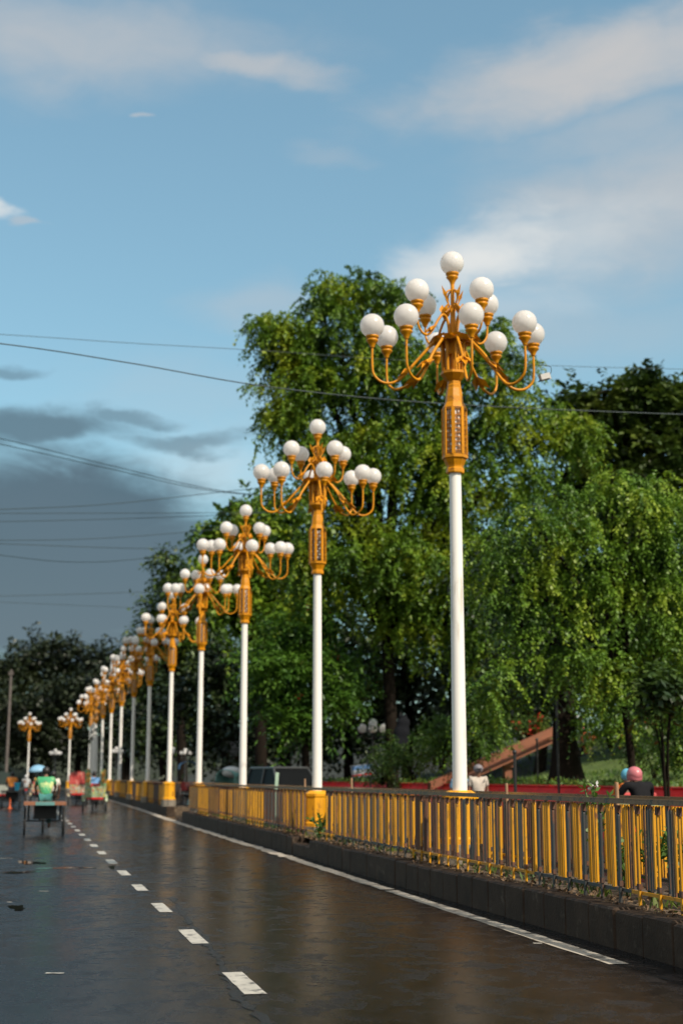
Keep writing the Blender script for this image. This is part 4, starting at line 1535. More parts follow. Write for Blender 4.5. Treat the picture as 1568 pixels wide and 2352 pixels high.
ordl = ['nearest and tallest ornate lamp post, globes up against the sky', 'second lamp post in the row, its yellow pedestal standing clear of the fence',
        'third lamp post in the row from the tallest', 'fourth lamp post in the row, last one before the median gap',
        'fifth lamp post, on an orange pedestal at the far side of the median gap', 'sixth lamp post in the row from the tallest', 'seventh lamp post in the row from the tallest',
        'eighth lamp post in the row from the tallest', 'ninth lamp post in the row from the tallest', 'tenth lamp post in the row from the tallest',
        'eleventh lamp post, half hidden among the crowded distant globes', 'twelfth lamp post, last of the crowded row']
lamp0 = make_lamp()
D1 = 20.05
for i in range(12):
    D = D1 * (1 + .485 * i)
    x, yv = xd(LX, D)
    o = lamp0 if i == 0 else copy_tree(lamp0)
    o.location = (x + (.03 if i == 1 else 0), yv, -.09 if i in (1, 2) else 0)
    o.rotation_euler = (R(random.uniform(-.25, .25)) if i else 0, R(random.uniform(-.25, .25)) if i else 0, R([0, 0, 5, -7, 20, 8, -9, 31, -16, 12, 5, 22][i]))
    tag(o, ordl[i], 'street lamp', 'white poled orange lamps with globe clusters on the median')
for (px, D, lb) in ((158, 156, 'distant lamp post standing alone beyond the row, right of the umbrella'), (64, 167, 'farthest left lamp post, standing alone above the traffic')):
    o = copy_tree(lamp0)
    q = pt(px, 1785, D)
    o.location = (q.x, q.y, -.25)
    o.rotation_euler = (0, 0, R(12))
    tag(o, lb, 'street lamp', 'white poled orange lamps with globe clusters on the median')

# white tapering pylon near the distant lamps
q = pt(212, 1785, 118)
mb = MB()
mb.box((0, 0, .25), (1.1, 1.1, .5))
mb.prism([(-.22, .5), (.36, .5), (.40, 3.0), (.36, 4.6), (.06, 6.0), (-.28, 5.6)], -.14, .14, 'Y')
tag(mb.build('white_pylon', WHITEP, None, (q.x, q.y, 0)), 'broad white pylon among the distant lamp poles', 'pylon')

# small floodlight hanging on its cable by the first lamp
q = pt(1250, 866, 20.6)
fl = empty('floodlight', q)
tag(fl, 'small grey floodlight box dangling on a loop of wire right of the first lamp', 'floodlight')
mb = MB()
mb.box((0, 0, 0), (.17, .07, .10), 0, .2, 0, -.32)
mb.build('housing', paint('grey_housing', (.45, .43, .41), .5, .1, 5), fl)
mb = MB()
mb.box((-.02, -.02, -.052), (.16, .085, .014), 0, .2, 0, -.32)
mb.build('lens', BLACK, fl)
mb = MB()
mb.tube(smooth_path([(.07, 0, .03), (.105, 0, .09), (.10, 0, .16), (.04, 0, .175), (-.10, 0, .18)], 6), .005, 5)
mb.build('cable', WIREM, fl)

# ------------------------------------------------------------------ overhead wires


def wire(label, pts, r, k=14):
    P = smooth_path([pt(*p) for p in pts], k)
    mb = MB()
    mb.tube(P, r, 5, 0)
    return tag(mb.build('power_line', WIREM), label, 'wire', 'overhead wires')


wire('topmost thin wire crossing the sky at left', [(-500, 742, 34), (0, 768, 36), (300, 788, 37.5), (630, 807, 39), (900, 826, 40.5), (1300, 841, 42), (1568, 848, 43), (2100, 862, 46)], .008)
wire('thickest dark cable, second from the top at left', [(-500, 738, 26), (0, 789, 28), (300, 834, 29.5), (615, 888, 31), (1000, 926, 32.5), (1568, 952, 34), (2100, 965, 36)], .013)
wire('upper one of the two wires slanting down to the second lamp', [(-400, 925, 45), (0, 1007, 50), (250, 1068, 54), (520, 1129, 58), (800, 1150, 62)], .015)
wire('lower one of the two wires slanting down to the second lamp', [(-400, 945, 45), (0, 1020, 50), (250, 1076, 54), (515, 1131, 58), (800, 1140, 62)], .015)
wire('wire rising to the right towards the slanting pair', [(-400, 1182, 50), (0, 1170, 54), (250, 1158, 57), (500, 1131, 60), (700, 1110, 63)], .015)
wire('level wire just above the third lamp top', [(-400, 1178, 55), (0, 1179, 60), (450, 1178, 66), (700, 1176, 70)], .015)
wire('wire closely below the level one, rising slightly', [(-400, 1196, 55), (0, 1198, 60), (440, 1186, 66), (700, 1172, 70)], .015)
wire('upper wire of the middle pair over the storm cloud', [(-400, 1238, 60), (0, 1241, 65), (220, 1237, 68), (430, 1222, 71), (700, 1195, 75)], .016)
wire('lower wire of the middle pair over the storm cloud', [(-400, 1238, 60), (0, 1249, 65), (250, 1258, 68), (440, 1262, 71), (700, 1268, 75)], .016)
wire('sagging wire below the middle pair', [(-400, 1220, 60), (0, 1275, 65), (180, 1291, 68), (350, 1280, 71), (600, 1240, 75)], .016)
wire('faint low wire near the dark hill', [(-400, 1375, 80), (0, 1369, 85), (310, 1360, 90), (600, 1345, 95)], .017)
wire('faintest lowest wire just above the dark hill', [(-400, 1370, 80), (0, 1383, 85), (310, 1396, 90), (600, 1405, 95)], .013)

# utility pole far left
q = pt(14, 1785, 150)
up_ = empty('utility_pole', (q.x, q.y, 0))
tag(up_, 'tall grey concrete utility pole at the left edge', 'utility pole')
mb = MB()
mb.tube([(0, 0, -.2), (.05, 0, 6), (.1, 0, 12.6)], [.17, .15, .12], 10)
mb.build('pole', CONC, up_)
mb = MB()
mb.box((.08, -.18, 12.1), (.5, .08, .10))
mb.lathe([(.06, 0), (.09, .08), (.05, .16), (.08, .22)], 8, (-.12, -.18, 12.16))
mb.lathe([(.06, 0), (.09, .08), (.05, .16), (.08, .22)], 8, (.28, -.18, 12.16))
mb.build('bracket', CONC, up_)

# ------------------------------------------------------------------ people


def skin_obj(name, verts, edges, radii, mat, parent, sub=1, root=0):
    me = bpy.data.meshes.new(name)
    me.from_pydata([tuple(v) for v in verts], edges, [])
    o = bpy.data.objects.new(name, me)
    COL.objects.link(o)
    o.parent = parent
    md = o.modifiers.new('skin', 'SKIN')
    md.use_smooth_shade = True
    if not me.skin_vertices:
        return o
    sv = me.skin_vertices[0].data
    for i, r in enumerate(radii):
        sv[i].radius = (r, r) if isinstance(r, (int, float)) else r
        sv[i].use_root = (i == root)
    s = o.modifiers.new('sub', 'SUBSURF')
    s.levels = sub
    s.render_levels = sub
    me.materials.append(mat)
    return o


STAND = dict(pelvis=(0, 0, .95), waist=(0, 0, 1.10), chest=(0, 0, 1.30), neck=(0, .01, 1.46), head=(0, .03, 1.58), crown=(0, .02, 1.69),
             shl=(-.18, 0, 1.40), ell=(-.23, -.02, 1.13), wrl=(-.22, .08, .90), shr=(.18, 0, 1.40), elr=(.23, -.02, 1.13), wrr=(.22, .08, .90),
             hil=(-.09, 0, .92), knl=(-.10, .02, .50), anl=(-.10, -.02, .09), tol=(-.11, .14, .03),
             hir=(.09, 0, .92), knr=(.10, .02, .50), anr=(.10, -.02, .09), tor=(.11, .14, .03))
RIDE = dict(pelvis=(0, 0, .98), waist=(0, .05, 1.13), chest=(0, .14, 1.34), neck=(0, .22, 1.50), head=(0, .27, 1.62), crown=(0, .26, 1.73),
            shl=(-.19, .17, 1.43), ell=(-.27, .38, 1.22), wrl=(-.25, .60, 1.12), shr=(.19, .17, 1.43), elr=(.27, .38, 1.22), wrr=(.25, .60, 1.12),
            hil=(-.09, .02, .95), knl=(-.13, .40, .82), anl=(-.12, .30, .40), tol=(-.12, .44, .33),
            hir=(.09, .02, .95), knr=(.13, .34, .58), anr=(.12, .22, .20), tor=(.12, .36, .14))
SEAT = dict(pelvis=(0, 0, .80), waist=(0, .02, .96), chest=(0, .05, 1.18), neck=(0, .08, 1.35), head=(0, .11, 1.47), crown=(0, .10, 1.58),
            shl=(-.19, .05, 1.29), ell=(-.25, .20, 1.06), wrl=(-.22, .45, .98), shr=(.19, .05, 1.29), elr=(.25, .20, 1.06), wrr=(.22, .45, .98),
            hil=(-.10, .04, .78), knl=(-.16, .42, .80), anl=(-.17, .36, .36), tol=(-.17, .52, .30),
            hir=(.10, .04, .78), knr=(.16, .42, .80), anr=(.17, .36, .36), tor=(.17, .52, .30))


HUNCH = dict(SEAT, chest=(0, .10, 1.22), neck=(0, .17, 1.37), head=(0, .23, 1.47), crown=(0, .22, 1.57), shl=(-.23, .10, 1.33), shr=(.23, .10, 1.33),
             ell=(-.33, .26, 1.10), elr=(.33, .26, 1.10), wrl=(-.28, .52, 1.02), wrr=(.28, .52, 1.02))


def person(label, loc, rz, pose, shirt, trousers, hair='hair', headcol=None, scale=1.0, lean=0.0, group=None, sleeve='short', back_mat=None):
    J = {k: Vector(v) for k, v in pose.items()}
    root = empty('person', loc, rz)
    root.scale = (scale,) * 3
    tag(root, label, 'person', group)
    order = ['pelvis', 'waist', 'chest', 'neck', 'head', 'crown', 'shl', 'ell', 'wrl', 'shr', 'elr', 'wrr', 'hil', 'knl', 'anl', 'tol', 'hir', 'knr', 'anr', 'tor']
    ix = {k: i for i, k in enumerate(order)}
    rad = [.11, .10, .12, .048, .088, .055, .058, .040, .026, .058, .040, .026, .082, .055, .036, .030, .082, .055, .036, .030]
    V = [J[k] for k in order]
    E = [(ix[a], ix[b]) for a, b in (('pelvis', 'waist'), ('waist', 'chest'), ('chest', 'neck'), ('neck', 'head'), ('head', 'crown'), ('chest', 'shl'), ('shl', 'ell'), ('ell', 'wrl'),
                                     ('chest', 'shr'), ('shr', 'elr'), ('elr', 'wrr'), ('pelvis', 'hil'), ('hil', 'knl'), ('knl', 'anl'), ('anl', 'tol'), ('pelvis', 'hir'), ('hir', 'knr'), ('knr', 'anr'), ('anr', 'tor'))]
    for w, e, sg in (('wrl', 'ell', -1), ('wrr', 'elr', 1)):
        d = (J[w] - J[e]).normalized()
        side = d.cross(Vector((0, 0, 1))).normalized()
        pal = J[w] + d * .06
        V.append(pal)
        pi = len(V) - 1
        rad.append(.027)
        E.append((ix[w], pi))
        for f, (off, ln) in enumerate(((-.027, .055), (-.009, .066), (.009, .062), (.026, .048))):
            a = pal + d * .035 + side * off
            b = a + d * ln * .55 + Vector((0, 0, -.018))
            c = b + d * ln * .35 + Vector((0, 0, -.030))
            k = len(V)
            V += [a, b, c]
            rad += [.010, .0085, .0075]
            E += [(pi, k), (k, k + 1), (k + 1, k + 2)]
        a = J[w] + d * .03 - side * sg * .035
        b = a + d * .035 - side * sg * .015
        k = len(V)
        V += [a, b]
        rad += [.011, .009]
        E += [(pi, k), (k, k + 1)]
    skin_obj('body', V, E, rad, SKIN, root)
    # shirt
    sv = [J['pelvis'] + Vector((0, 0, -.02)), J['waist'], J['chest'], J['chest'].lerp(J['neck'], 1.05 if sleeve == 'long' else .72)]
    se = [(0, 1), (1, 2), (2, 3)]
    sr = [(.165, .115), (.165, .115), (.175, .125), .075]
    for a, b, w in (('shl', 'ell', 'wrl'), ('shr', 'elr', 'wrr')):
        k = len(sv)
        sv += [J[a], J[a].lerp(J[b], .75)]
        sr += [.082, .062]
        se += [(2, k), (k, k + 1)]
        if sleeve == 'long':
            sv += [J[b], J[b].lerp(J[w], .88)]
            sr += [.055, .042]
            se += [(k + 1, k + 2), (k + 2, k + 3)]
    skin_obj('shirt', sv, se, sr, shirt, root)
    tv = [J['pelvis'] + Vector((0, 0, -.01))]
    te, tr = [], [(.15, .115)]
    for a, b, c in (('hil', 'knl', 'anl'), ('hir', 'knr', 'anr')):
        k = len(tv)
        tv += [J[a], J[b], J[b].lerp(J[c], .9)]
        tr += [.098, .072, .055]
        te += [(0, k), (k, k + 1), (k + 1, k + 2)]
    skin_obj('trousers', tv, te, tr, trousers, root)
    # face: nose and ears, then hair, cap or helmet
    hd = J['head']
    mb = MB()
    mb.ball(hd + Vector((0, .098, -.01)), .020, 8, 6, 0, (.8, 1, 1.3))
    for s in (-1, 1):
        mb.ball(hd + Vector((s * .088, 0, 0)), .026, 8, 6, 0, (.4, .8, 1.2))
    mb.build('face', SKIN, root)
    mb = MB()
    for s in (-1, 1):
        mb.ball(hd + Vector((s * .034, .082, .018)), .012, 8, 6)
    mb.build('eyes', BLACK, root)
    mb = MB()
    if hair == 'helmet':
        mb.ball(hd + Vector((0, -.01, .03)), .132, 20, 14, 0, (.95, 1.14, 1.0))
        mb.lathe([(.118, -.105), (.128, -.085), (.130, -.03)], 20, tuple(hd + Vector((0, -.01, .03))))
        mb.build('helmet', headcol, root)
        mb = MB()
        mb.ball(hd + Vector((0, .055, .0)), .118, 14, 10, 0, (.9, .9, .55))
        mb.build('visor', BLACK, root)
    elif hair == 'cap':
        mb.ball(hd + Vector((0, -.005, .045)), .112, 16, 10, 0, (1, 1.1, .95))
        mb.box(hd + Vector((0, .14, .06)), (.13, .10, .015))
        mb.build('cap', headcol, root)
    else:
        mb.ball(hd + Vector((0, -.022, .03)), .108, 16, 10, 0, (1, 1.05, 1.08))
        mb.build('hair', headcol or HAIR, root)
    return root


# ------------------------------------------------------------------ tricycles and rickshaws
def wheel(parent, c, r, axis='X', name='wheel', w=.048, spokes=14):
    mb = MB()
    n = 28
    ring = [(0, math.cos(2 * PI * k / n) * r, math.sin(2 * PI * k / n) * r) for k in range(n + 1)]
    o = empty(name, c, 0, parent)
    mb.tube(ring, w * .62, 8, 0, False)
    mb.build('tyre', TYRE, o)
    mb = MB()
    mb.tube([(0, y * .93, z * .93) for _, y, z in ring], .009, 6, 0, False)
    mb.tube([(-.05, 0, 0), (.05, 0, 0)], .028, 8)
    for k in range(spokes):
        t = 2 * PI * k / spokes
        mb.tube([(.02 if k % 2 else -.02, 0, 0), (0, math.cos(t) * r * .93, math.sin(t) * r * .93)], .0028, 4)
    mb.build('rim', STEEL, o)
    return o


def cycle_front(root, y_ax, mat):
    """frame, fork, handlebar, saddle, cranks of the bicycle half"""
    mb = MB()
    mb.tube([(0, 0, .42), (0, y_ax - .95, .40), (0, y_ax - .28, .78)], .022, 8)
    mb.tube([(0, .35, .92), (0, y_ax - .95, .40)], .020, 8)
    mb.tube([(0, .38, .80), (0, y_ax - .26, .90)], .020, 8)
    mb.tube([(0, y_ax - .30, 1.02), (0, y_ax - .24, .82)], .024, 8)
    for s in (-1, 1):
        mb.tube([(s * .05, y_ax - .24, .80), (s * .055, y_ax, .35)], .014, 6)
        mb.tube([(0, .38, .85), (s * .30, 0, .42)], .016, 6)
    mb.build('frame', mat, root)
    mb = MB()
    mb.tube(smooth_path([(-.27, y_ax - .52, 1.08), (-.20, y_ax - .38, 1.08), (0, y_ax - .31, 1.04), (.20, y_ax - .38, 1.08), (.27, y_ax - .52, 1.08)], 5), .014, 7)
    mb.build('handlebar', STEEL, root)
    mb = MB()
    mb.ball((0, .36, .95), .12, 14, 8, 0, (.95, 1.2, .38))
    mb.build('saddle', BLACK, root)
    mb = MB()
    yb, zb = y_ax - .95, .40
    mb.tube([(-.10, yb, zb), (.10, yb, zb)], .016, 7)
    mb.tube([(.09, yb, zb), (.09, yb + .12, zb - .12)], .010, 6)
    mb.tube([(-.09, yb, zb), (-.09, yb - .12, zb + .12)], .010, 6)
    mb.box((.14, yb + .12, zb - .12), (.10, .07, .02))
    mb.box((-.14, yb - .12, zb + .12), (.10, .07, .02))
    mb.build('pedal_crank', BLACK, root)


def cargo_trike(label, loc, rz, edge_mats, wid=1.09):
    root = empty('cargo_tricycle', loc, rz)
    tag(root, label, 'tricycle', 'cargo tricycles on the road')
    hx = wid / 2 - .04
    wheel(root, (-hx, 0, .36), .355)
    wheel(root, (hx, 0, .36), .355)
    wheel(root, (0, 1.75, .35), .345)
    cycle_front(root, 1.75, BLACK)
    mb = MB()
    for k in range(6):
        mb.box((-wid / 2 + wid / 12 + k * wid / 6, 0, .845), (wid / 6 - .012, 1.30, .03))
    mb.build('platform', WOODO, root)
    mb = MB()
    w3 = wid * .27
    mb.box((-wid / 2 + w3 / 2, -.68, .82), (w3, .05, .085), 0)
    mb.box((wid / 2 - w3 / 2, -.68, .82), (w3, .05, .085), 0)
    mb.box((0, -.682, .82), (wid - 2 * w3 - .006, .054, .09), 1)
    mb.build('tail_board', edge_mats, root)
    mb = MB()
    for s in (-1, 1):
        mb.box((s * (hx - .10), 0, .60), (.035, .05, .46))
        mb.box((s * (hx + .025), -.3, .79), (.035, .05, .09))
        mb.box((s * (hx - .10), 0, .80), (.04, 1.25, .05))
        for yy in (-.45, .45):
            mb.tube([(s * (hx - .08), yy, .80), (s * (hx - .08), 0, .40)], .014, 6)
    mb.box((0, -.45, .80), (wid - .2, .04, .05))
    mb.box((0, .45, .80), (wid - .2, .04, .05))
    mb.build('underframe', BLACK, root)
    mb = MB()
    mb.tube([(-hx - .06, 0, .36), (hx + .06, 0, .36)], .020, 8)
    mb.build('axle', BLACK, root)
    mb = MB()
    mb.cbox((.02, .05, .60), (.58, .65, .38), .03)  # plain dark block filling the space beneath the platform
    mb.build('under_block', paint('matt_black', (.012, .012, .012), .7, .2, 4), root)
    return root


def frond(mb):
    pass


FLOR = floral_mat('painted_floral', (.26, .31, .17), [(.55, .42, .06), (.55, .55, .45), (.10, .30, .12), (.50, .09, .05), (.42, .52, .42)], 13)
FLOR2 = floral_mat('painted_panel', (.20, .27, .12), [(.65, .32, .04), (.62, .16, .03), (.10, .30, .12), (.45, .42, .2)], 8)
FLOR3 = floral_mat('painted_red_floral', (.30, .27, .18), [(.62, .36, .05), (.55, .50, .45), (.50, .06, .05)], 10)
REDHOOD = paint('red_hood_cloth', (.45, .05, .045), .5, .25, 4, wear=(.62, .30, .24), wear_amt=.35, wscale=3)
BLUEHOOD = paint('blue_hood_cloth', (.06, .20, .40), .5, .25, 4)
TEALHOOD = paint('teal_hood_cloth', (.18, .42, .38), .5, .25, 3)
WHITEHOOD = paint('white_plastic_sheet', (.66, .68, .68), .4, .12, 4)
REDL = paint('red_reflector', (.55, .02, .02), .3, .2, 4)


def rickshaw(label, loc, rz, style, hood=None, body=FLOR, group='cycle rickshaws'):
    root = empty('cycle_rickshaw', loc, rz)
    tag(root, label, 'rickshaw', group)
    hx = .50
    wheel(root, (-hx, 0, .35), .345)
    wheel(root, (hx, 0, .35), .345)
    wheel(root, (0, 1.65, .35), .345)
    cycle_front(root, 1.65, BLACK)
    mb = MB()
    mb.prism([(-.43, .64), (.43, .64), (.47, 1.10), (-.47, 1.10)], -.44, -.40, 'Y')
    mb.prism([(-.40, .60), (.30, .60), (.22, .86), (-.40, 1.04)], -.44, -.405, 'X')
    mb.prism([(-.40, .60), (.30, .60), (.22, .86), (-.40, 1.04)], .405, .44, 'X')
    mb.box((0, -.04, .61), (.80, .68, .04))
    mb.build('body', body, root)
    mb = MB()
    mb.cbox((0, 0, .84), (.78, .46, .12), .03)
    mb.cbox((0, -.30, 1.05), (.78, .10, .36), .03)
    mb.build('seat', REDHOOD, root)
    mb = MB()
    mb.box((0, -.46, .585), (.70, .03, .075))
    mb.build('bumper', REDL, root)
    mb = MB()
    mb.tube([(-hx - .05, 0, .35), (hx + .05, 0, .35)], .02, 8)
    mb.box((0, -.05, .50), (.34, .5, .2))
    for s in (-1, 1):
        mb.tube([(s * .36, 0, .60), (s * .36, 0, .36)], .018, 6)
    mb.build('underframe', BLACK, root)
    for s in (-1, 1):
        mb = MB()
        n = 12
        for k in range(n):
            t = PI * .08 + PI * .84 * k / (n - 1)
            t2 = PI * .08 + PI * .84 * (k + .98) / (n - 1)
            if k < n - 1:
                r = .40
                a = (math.cos(t) * r, math.sin(t) * r + .35)
                b2 = (math.cos(t2) * r, math.sin(t2) * r + .35)
                mb.prism([a, b2, (b2[0] * 1.03, b2[1] + .012), (a[0] * 1.03, a[1] + .012)], s * hx - .05, s * hx + .05, 'X')
        mb.build('mudguard', body, root)
    if style == 'panels':
        for s in (-1, 1):
            mb = MB()
            xo = s * .335
            mb.prism([(xo - .13, 1.12), (xo + .13, 1.12), (xo + .125, 1.74), (xo + .07, 1.86), (xo - .07, 1.86), (xo - .125, 1.74)], -.42, -.36, 'Y', 0)
            for zz in (1.36, 1.62):
                mb.add([(xo, -.427, zz + .125), (xo + .10, -.427, zz), (xo, -.427, zz - .125), (xo - .10, -.427, zz), (xo, -.45, zz)], [(0, 4, 1), (1, 4, 2), (2, 4, 3), (3, 4, 0)], 1)
            mb.build('side_panel', [FLOR2, paint('ornament_orange', (.68, .30, .05), .4, .2, 6)], root)
    if style in ('arch', 'high'):
        top = 1.82 if style == 'arch' else 2.35
        mb = MB()
        n = 12
        pr = []
        for k in range(n + 1):
            t = PI * k / n
            pr.append((math.cos(t) * .50, top - .30 + math.sin(t) * .30))
        low = 1.12 if style == 'arch' else top - .42
        out = [(.50, low)] + pr + [(-.50, low)]
        inn = [(x * .95, z - .02 if 0 < i < len(out) - 1 else z) for i, (x, z) in enumerate(out)]
        m = len(out)
        vs = [(x, -.46, z) for x, z in out] + [(x, .40, z) for x, z in out] + [(x, -.46, z) for x, z in inn] + [(x, .40, z) for x, z in inn]
        fs = []
        for i in range(m - 1):
            fs += [(i, i + 1, m + i + 1, m + i), (2 * m + i + 1, 2 * m + i, 3 * m + i, 3 * m + i + 1), (i + 1, i, 2 * m + i, 2 * m + i + 1), (m + i, m + i + 1, 3 * m + i + 1, 3 * m + i)]
        mb.add(vs, fs, 0, False)
        if style == 'arch':
            mb.prism([(-.46, 1.12), (.46, 1.12), (.46, top - .30), (.30, top - .10), (0, top - .03), (-.30, top - .10), (-.46, top - .30)], -.45, -.43, 'Y')
        mb.build('hood', hood, root)
        mb = MB()
        for s in (-1, 1):
            for yy in (-.40, .36):
                mb.tube([(s * .46, yy, .95), (s * .47, yy, low + .1)], .013, 6)
        mb.build('hood_frame', BLACK, root)
    return root


# green-shirted rider on a cargo tricycle
GREEN = paint('green_jersey', (.035, .30, .13), .7, .2, 6, wear=(.48, .52, .22), wear_amt=.40, wscale=5)
x, yv = xd(.69, 38.7)
cargo_trike('black cargo tricycle with orange and teal tail board, nearest vehicle on the road', (x, yv, 0), 0, [WOODO, TEAL])
person('person in a green jersey pedalling the nearest cargo tricycle', (x + .02, yv + .33, .02), 0, RIDE, GREEN, cloth('teal_trousers', (.06, .20, .19)), group=None)
# orange-shirted rider
x2, yv2 = xd(-.36, 71)
cargo_trike('cargo tricycle at the left edge ridden by the person in orange', (x2, yv2, 0), 0, [BLACK, BLACK], .95)
person('person in an orange shirt pedalling a tricycle at the left edge', (x2 + .02, yv2 + .33, 0), 0, RIDE, cloth('orange_shirt', (.62, .22, .05)), cloth('dark_trousers', (.03, .03, .04)))
mb = MB()
mb.lathe([(.10, 0), (.16, .36), (.17, .38), (.15, .38)], 14)
tag(mb.build('blue_bucket', paint('blue_plastic', (.03, .30, .48), .4, .1, 3), None, (x2 + .28, yv2 - .40, .862)), 'bright blue bucket on the tricycle behind the orange rider', 'bucket')
mb = MB()
mb.lathe([(.10, 0), (.11, .03), (.04, .06), (.015, .50)], 12)
tag(mb.build('traffic_cone', paint('orange_plastic', (.65, .11, .02), .5, .1, 3), None, (x2 - .02, yv2 - .9, 0)), 'small orange cone on the road below the orange-shirted rider', 'cone')

# decorated rickshaws
x3, yv3 = xd(3.28, 64)
rickshaw('decorated cycle rickshaw with two tall ornamented panels, seen from behind', (x3, yv3, 0), 0, 'panels')
person('person in a blue shirt riding between the tall panels of the decorated rickshaw', (x3 - .02, yv3 + .33, .0), 0, RIDE, cloth('blue_shirt', (.14, .28, .50)), cloth('black_trousers', (.02, .02, .02)))
x4, yv4 = xd(3.18, 80)
rickshaw('cycle rickshaw with a red hood, ahead of the panelled one', (x4, yv4, 0), 0, 'arch', REDHOOD, FLOR3)
person('person in dark clothes pedalling the red-hooded rickshaw', (x4, yv4 + .33, 0), 0, RIDE, cloth('dark_red_shirt', (.16, .03, .03)), cloth('brown_trousers', (.05, .035, .02)))
# far traffic
x5, yv5 = xd(1.55, 118)
rickshaw('distant rickshaw with a high blue hood in mid road', (x5, yv5, 0), 0, 'high', BLUEHOOD, paint('pale_body', (.35, .45, .42), .5, .2, 5))
person('person in white on the distant blue-hooded rickshaw', (x5 - .1, yv5 - .12, .06), 0, SEAT, cloth('white_shirt', (.65, .66, .68)), cloth('grey_trousers', (.1, .1, .1)))
x6, yv6 = xd(1.18, 84)
rickshaw('open rickshaw carrying the passenger under the blue umbrella', (x6, yv6, 0), 0, 'open', None, FLOR3)
person('rickshaw passenger in a yellow top under the blue umbrella', (x6 - .05, yv6 - .05, .10), 0, SEAT, cloth('yellow_top', (.60, .36, .06)), cloth('maroon_trousers', (.12, .03, .03)))
person('person in a dark shirt pedalling the umbrella rickshaw', (x6, yv6 + .33, 0), 0, RIDE, cloth('charcoal_shirt', (.04, .04, .045)), cloth('dark_trousers', (.03, .03, .03)))
um = empty('umbrella', (x6 - .06, yv6 + .33, 1.10))
um.rotation_euler = (R(8), R(-6), 0)
tag(um, 'open light blue umbrella held over a rickshaw passenger', 'umbrella')
UMB = paint('blue_umbrella_cloth', (.22, .42, .60), .5, .2, 3)
mb = MB()
n = 16
vs = [(0, 0, 1.12)]
for j, (r, z) in enumerate(((.22, 1.08), (.42, .97), (.58, .80))):
    for k in range(n):
        t = 2 * PI * k / n
        rr = r * (1 - (.05 if k % 2 else 0) * (j > 0))
        vs.append((rr * math.cos(t), rr * math.sin(t), z))
fs = [(0, 1 + k, 1 + (k + 1) % n) for k in range(n)]
for j in range(2):
    for k in range(n):
        fs.append((1 + j * n + k, 1 + (j + 1) * n + k, 1 + (j + 1) * n + (k + 1) % n, 1 + j * n + (k + 1) % n))
mb.add(vs, fs, 0, True)
c_o = mb.build('canopy', UMB, um)
sol = c_o.modifiers.new('solid', 'SOLIDIFY')
sol.thickness = .008
mb = MB()
mb.tube([(0, 0, 0), (0, 0, 1.16)], .009, 6)
for k in range(8):
    t = 2 * PI * k / 8
    mb.tube([(0, 0, 1.09), (.40 * math.cos(t), .40 * math.sin(t), .955), (.56 * math.cos(t), .56 * math.sin(t), .79)], .005, 4)
mb.build('ribs', STEEL, um)


def motorbike(label, loc, rz, col):
    root = empty('motorcycle', loc, rz)
    tag(root, label, 'motorcycle', 'motorcycles')
    wheel(root, (0, -.62, .30), .285, w=.09, spokes=10)
    wheel(root, (0, .66, .30), .285, w=.075, spokes=10)
    mb = MB()
    mb.tube(smooth_path([(0, -.50, .78), (0, -.1, .74), (0, .30, .82), (0, .38, .86)], 5), [.06] * 5 + [.10] * 5 + [.13] * 4 + [.10, .07], 10)
    mb.ball((0, .22, .82), .17, 14, 10, 0, (.75, 1.35, .8))
    mb.build('tank', col, root)
    mb = MB()
    mb.cbox((0, -.22, .80), (.25, .66, .10), .03)
    mb.build('seat', BLACK, root)
    mb = MB()
    mb.tube([(0, -.62, .30), (0, -.05, .36), (0, .34, .42), (0, .46, .80)], .028, 8)
    mb.box((0, .12, .42), (.24, .34, .28))
    for s in (-1, 1):
        mb.tube([(s * .08, .46, .92), (s * .08, .66, .30)], .022, 7)
        mb.tube([(s * .09, -.45, .76), (s * .09, -.62, .30)], .018, 6)
    mb.build('frame', BLACK, root)
    mb = MB()
    mb.tube(smooth_path([(-.36, .26, 1.02), (-.2, .40, 1.0), (0, .44, .96), (.2, .40, 1.0), (.36, .26, 1.02)], 5), .014, 7)
    mb.build('handlebar', STEEL, root)
    mb = MB()
    mb.tube([(.13, .15, .30), (.14, -.2, .26), (.15, -.75, .32)], [.025, .035, .045], 9)
    mb.build('exhaust', STEEL, root)
    mb = MB()
    mb.ball((0, .56, .88), .09, 12, 8, 0, (1, .8, 1))
    mb.build('headlight', GLASS, root)
    mb = MB()
    mb.box((0, -.66, .72), (.14, .05, .08))
    mb.build('tail_light', REDL, root)
    for y0 in (-.62, .66):
        mb = MB()
        pp = [(0, y0 + math.cos(t) * .33, .30 + math.sin(t) * .33) for t in [PI * .2 + PI * .6 * k / 8 for k in range(9)]]
        mb.tube(pp, .05, 8, 0, True, .35)
        mb.build('mudguard', col, root)
    return root


REDPAINT = paint('dark_red_enamel', (.22, .02, .02), .3, .2, 3)
BLUEPAINT = paint('dark_blue_enamel', (.03, .06, .18), .3, .2, 3)
# grey-helmeted motorcyclist ahead on the left
xm, ym = xd(.45, 92)
motorbike('motorcycle of the rider in grey ahead on the left', (xm, ym, 0), 0, BLUEPAINT)
person('motorcyclist in grey with a grey helmet, seen beside the umbrella', (xm, ym - .18, .03), 0, SEAT, cloth('grey_raincoat', (.38, .39, .40)), cloth('grey_trousers', (.08, .08, .08)), 'helmet', paint('grey_helmet', (.45, .45, .46), .35, .1, 3), sleeve='long')
xm, ym = xd(1.05, 52)
person('person in a white shirt walking ahead of the green-jersey rider', (xm + .15, ym, 0), .1, STAND, cloth('off_white_shirt', (.60, .56, .50)), cloth('dark_trousers', (.04, .035, .03)))
xm, ym = xd(-.75, 74)
rickshaw('dark-hooded rickshaw half out of frame at the left edge', (xm - .1, ym + 2.0, 0), 0, 'arch', paint('black_green_hood', (.02, .035, .03), .5, .2, 3), paint('pale_grey_body', (.30, .32, .28), .5, .2, 4))

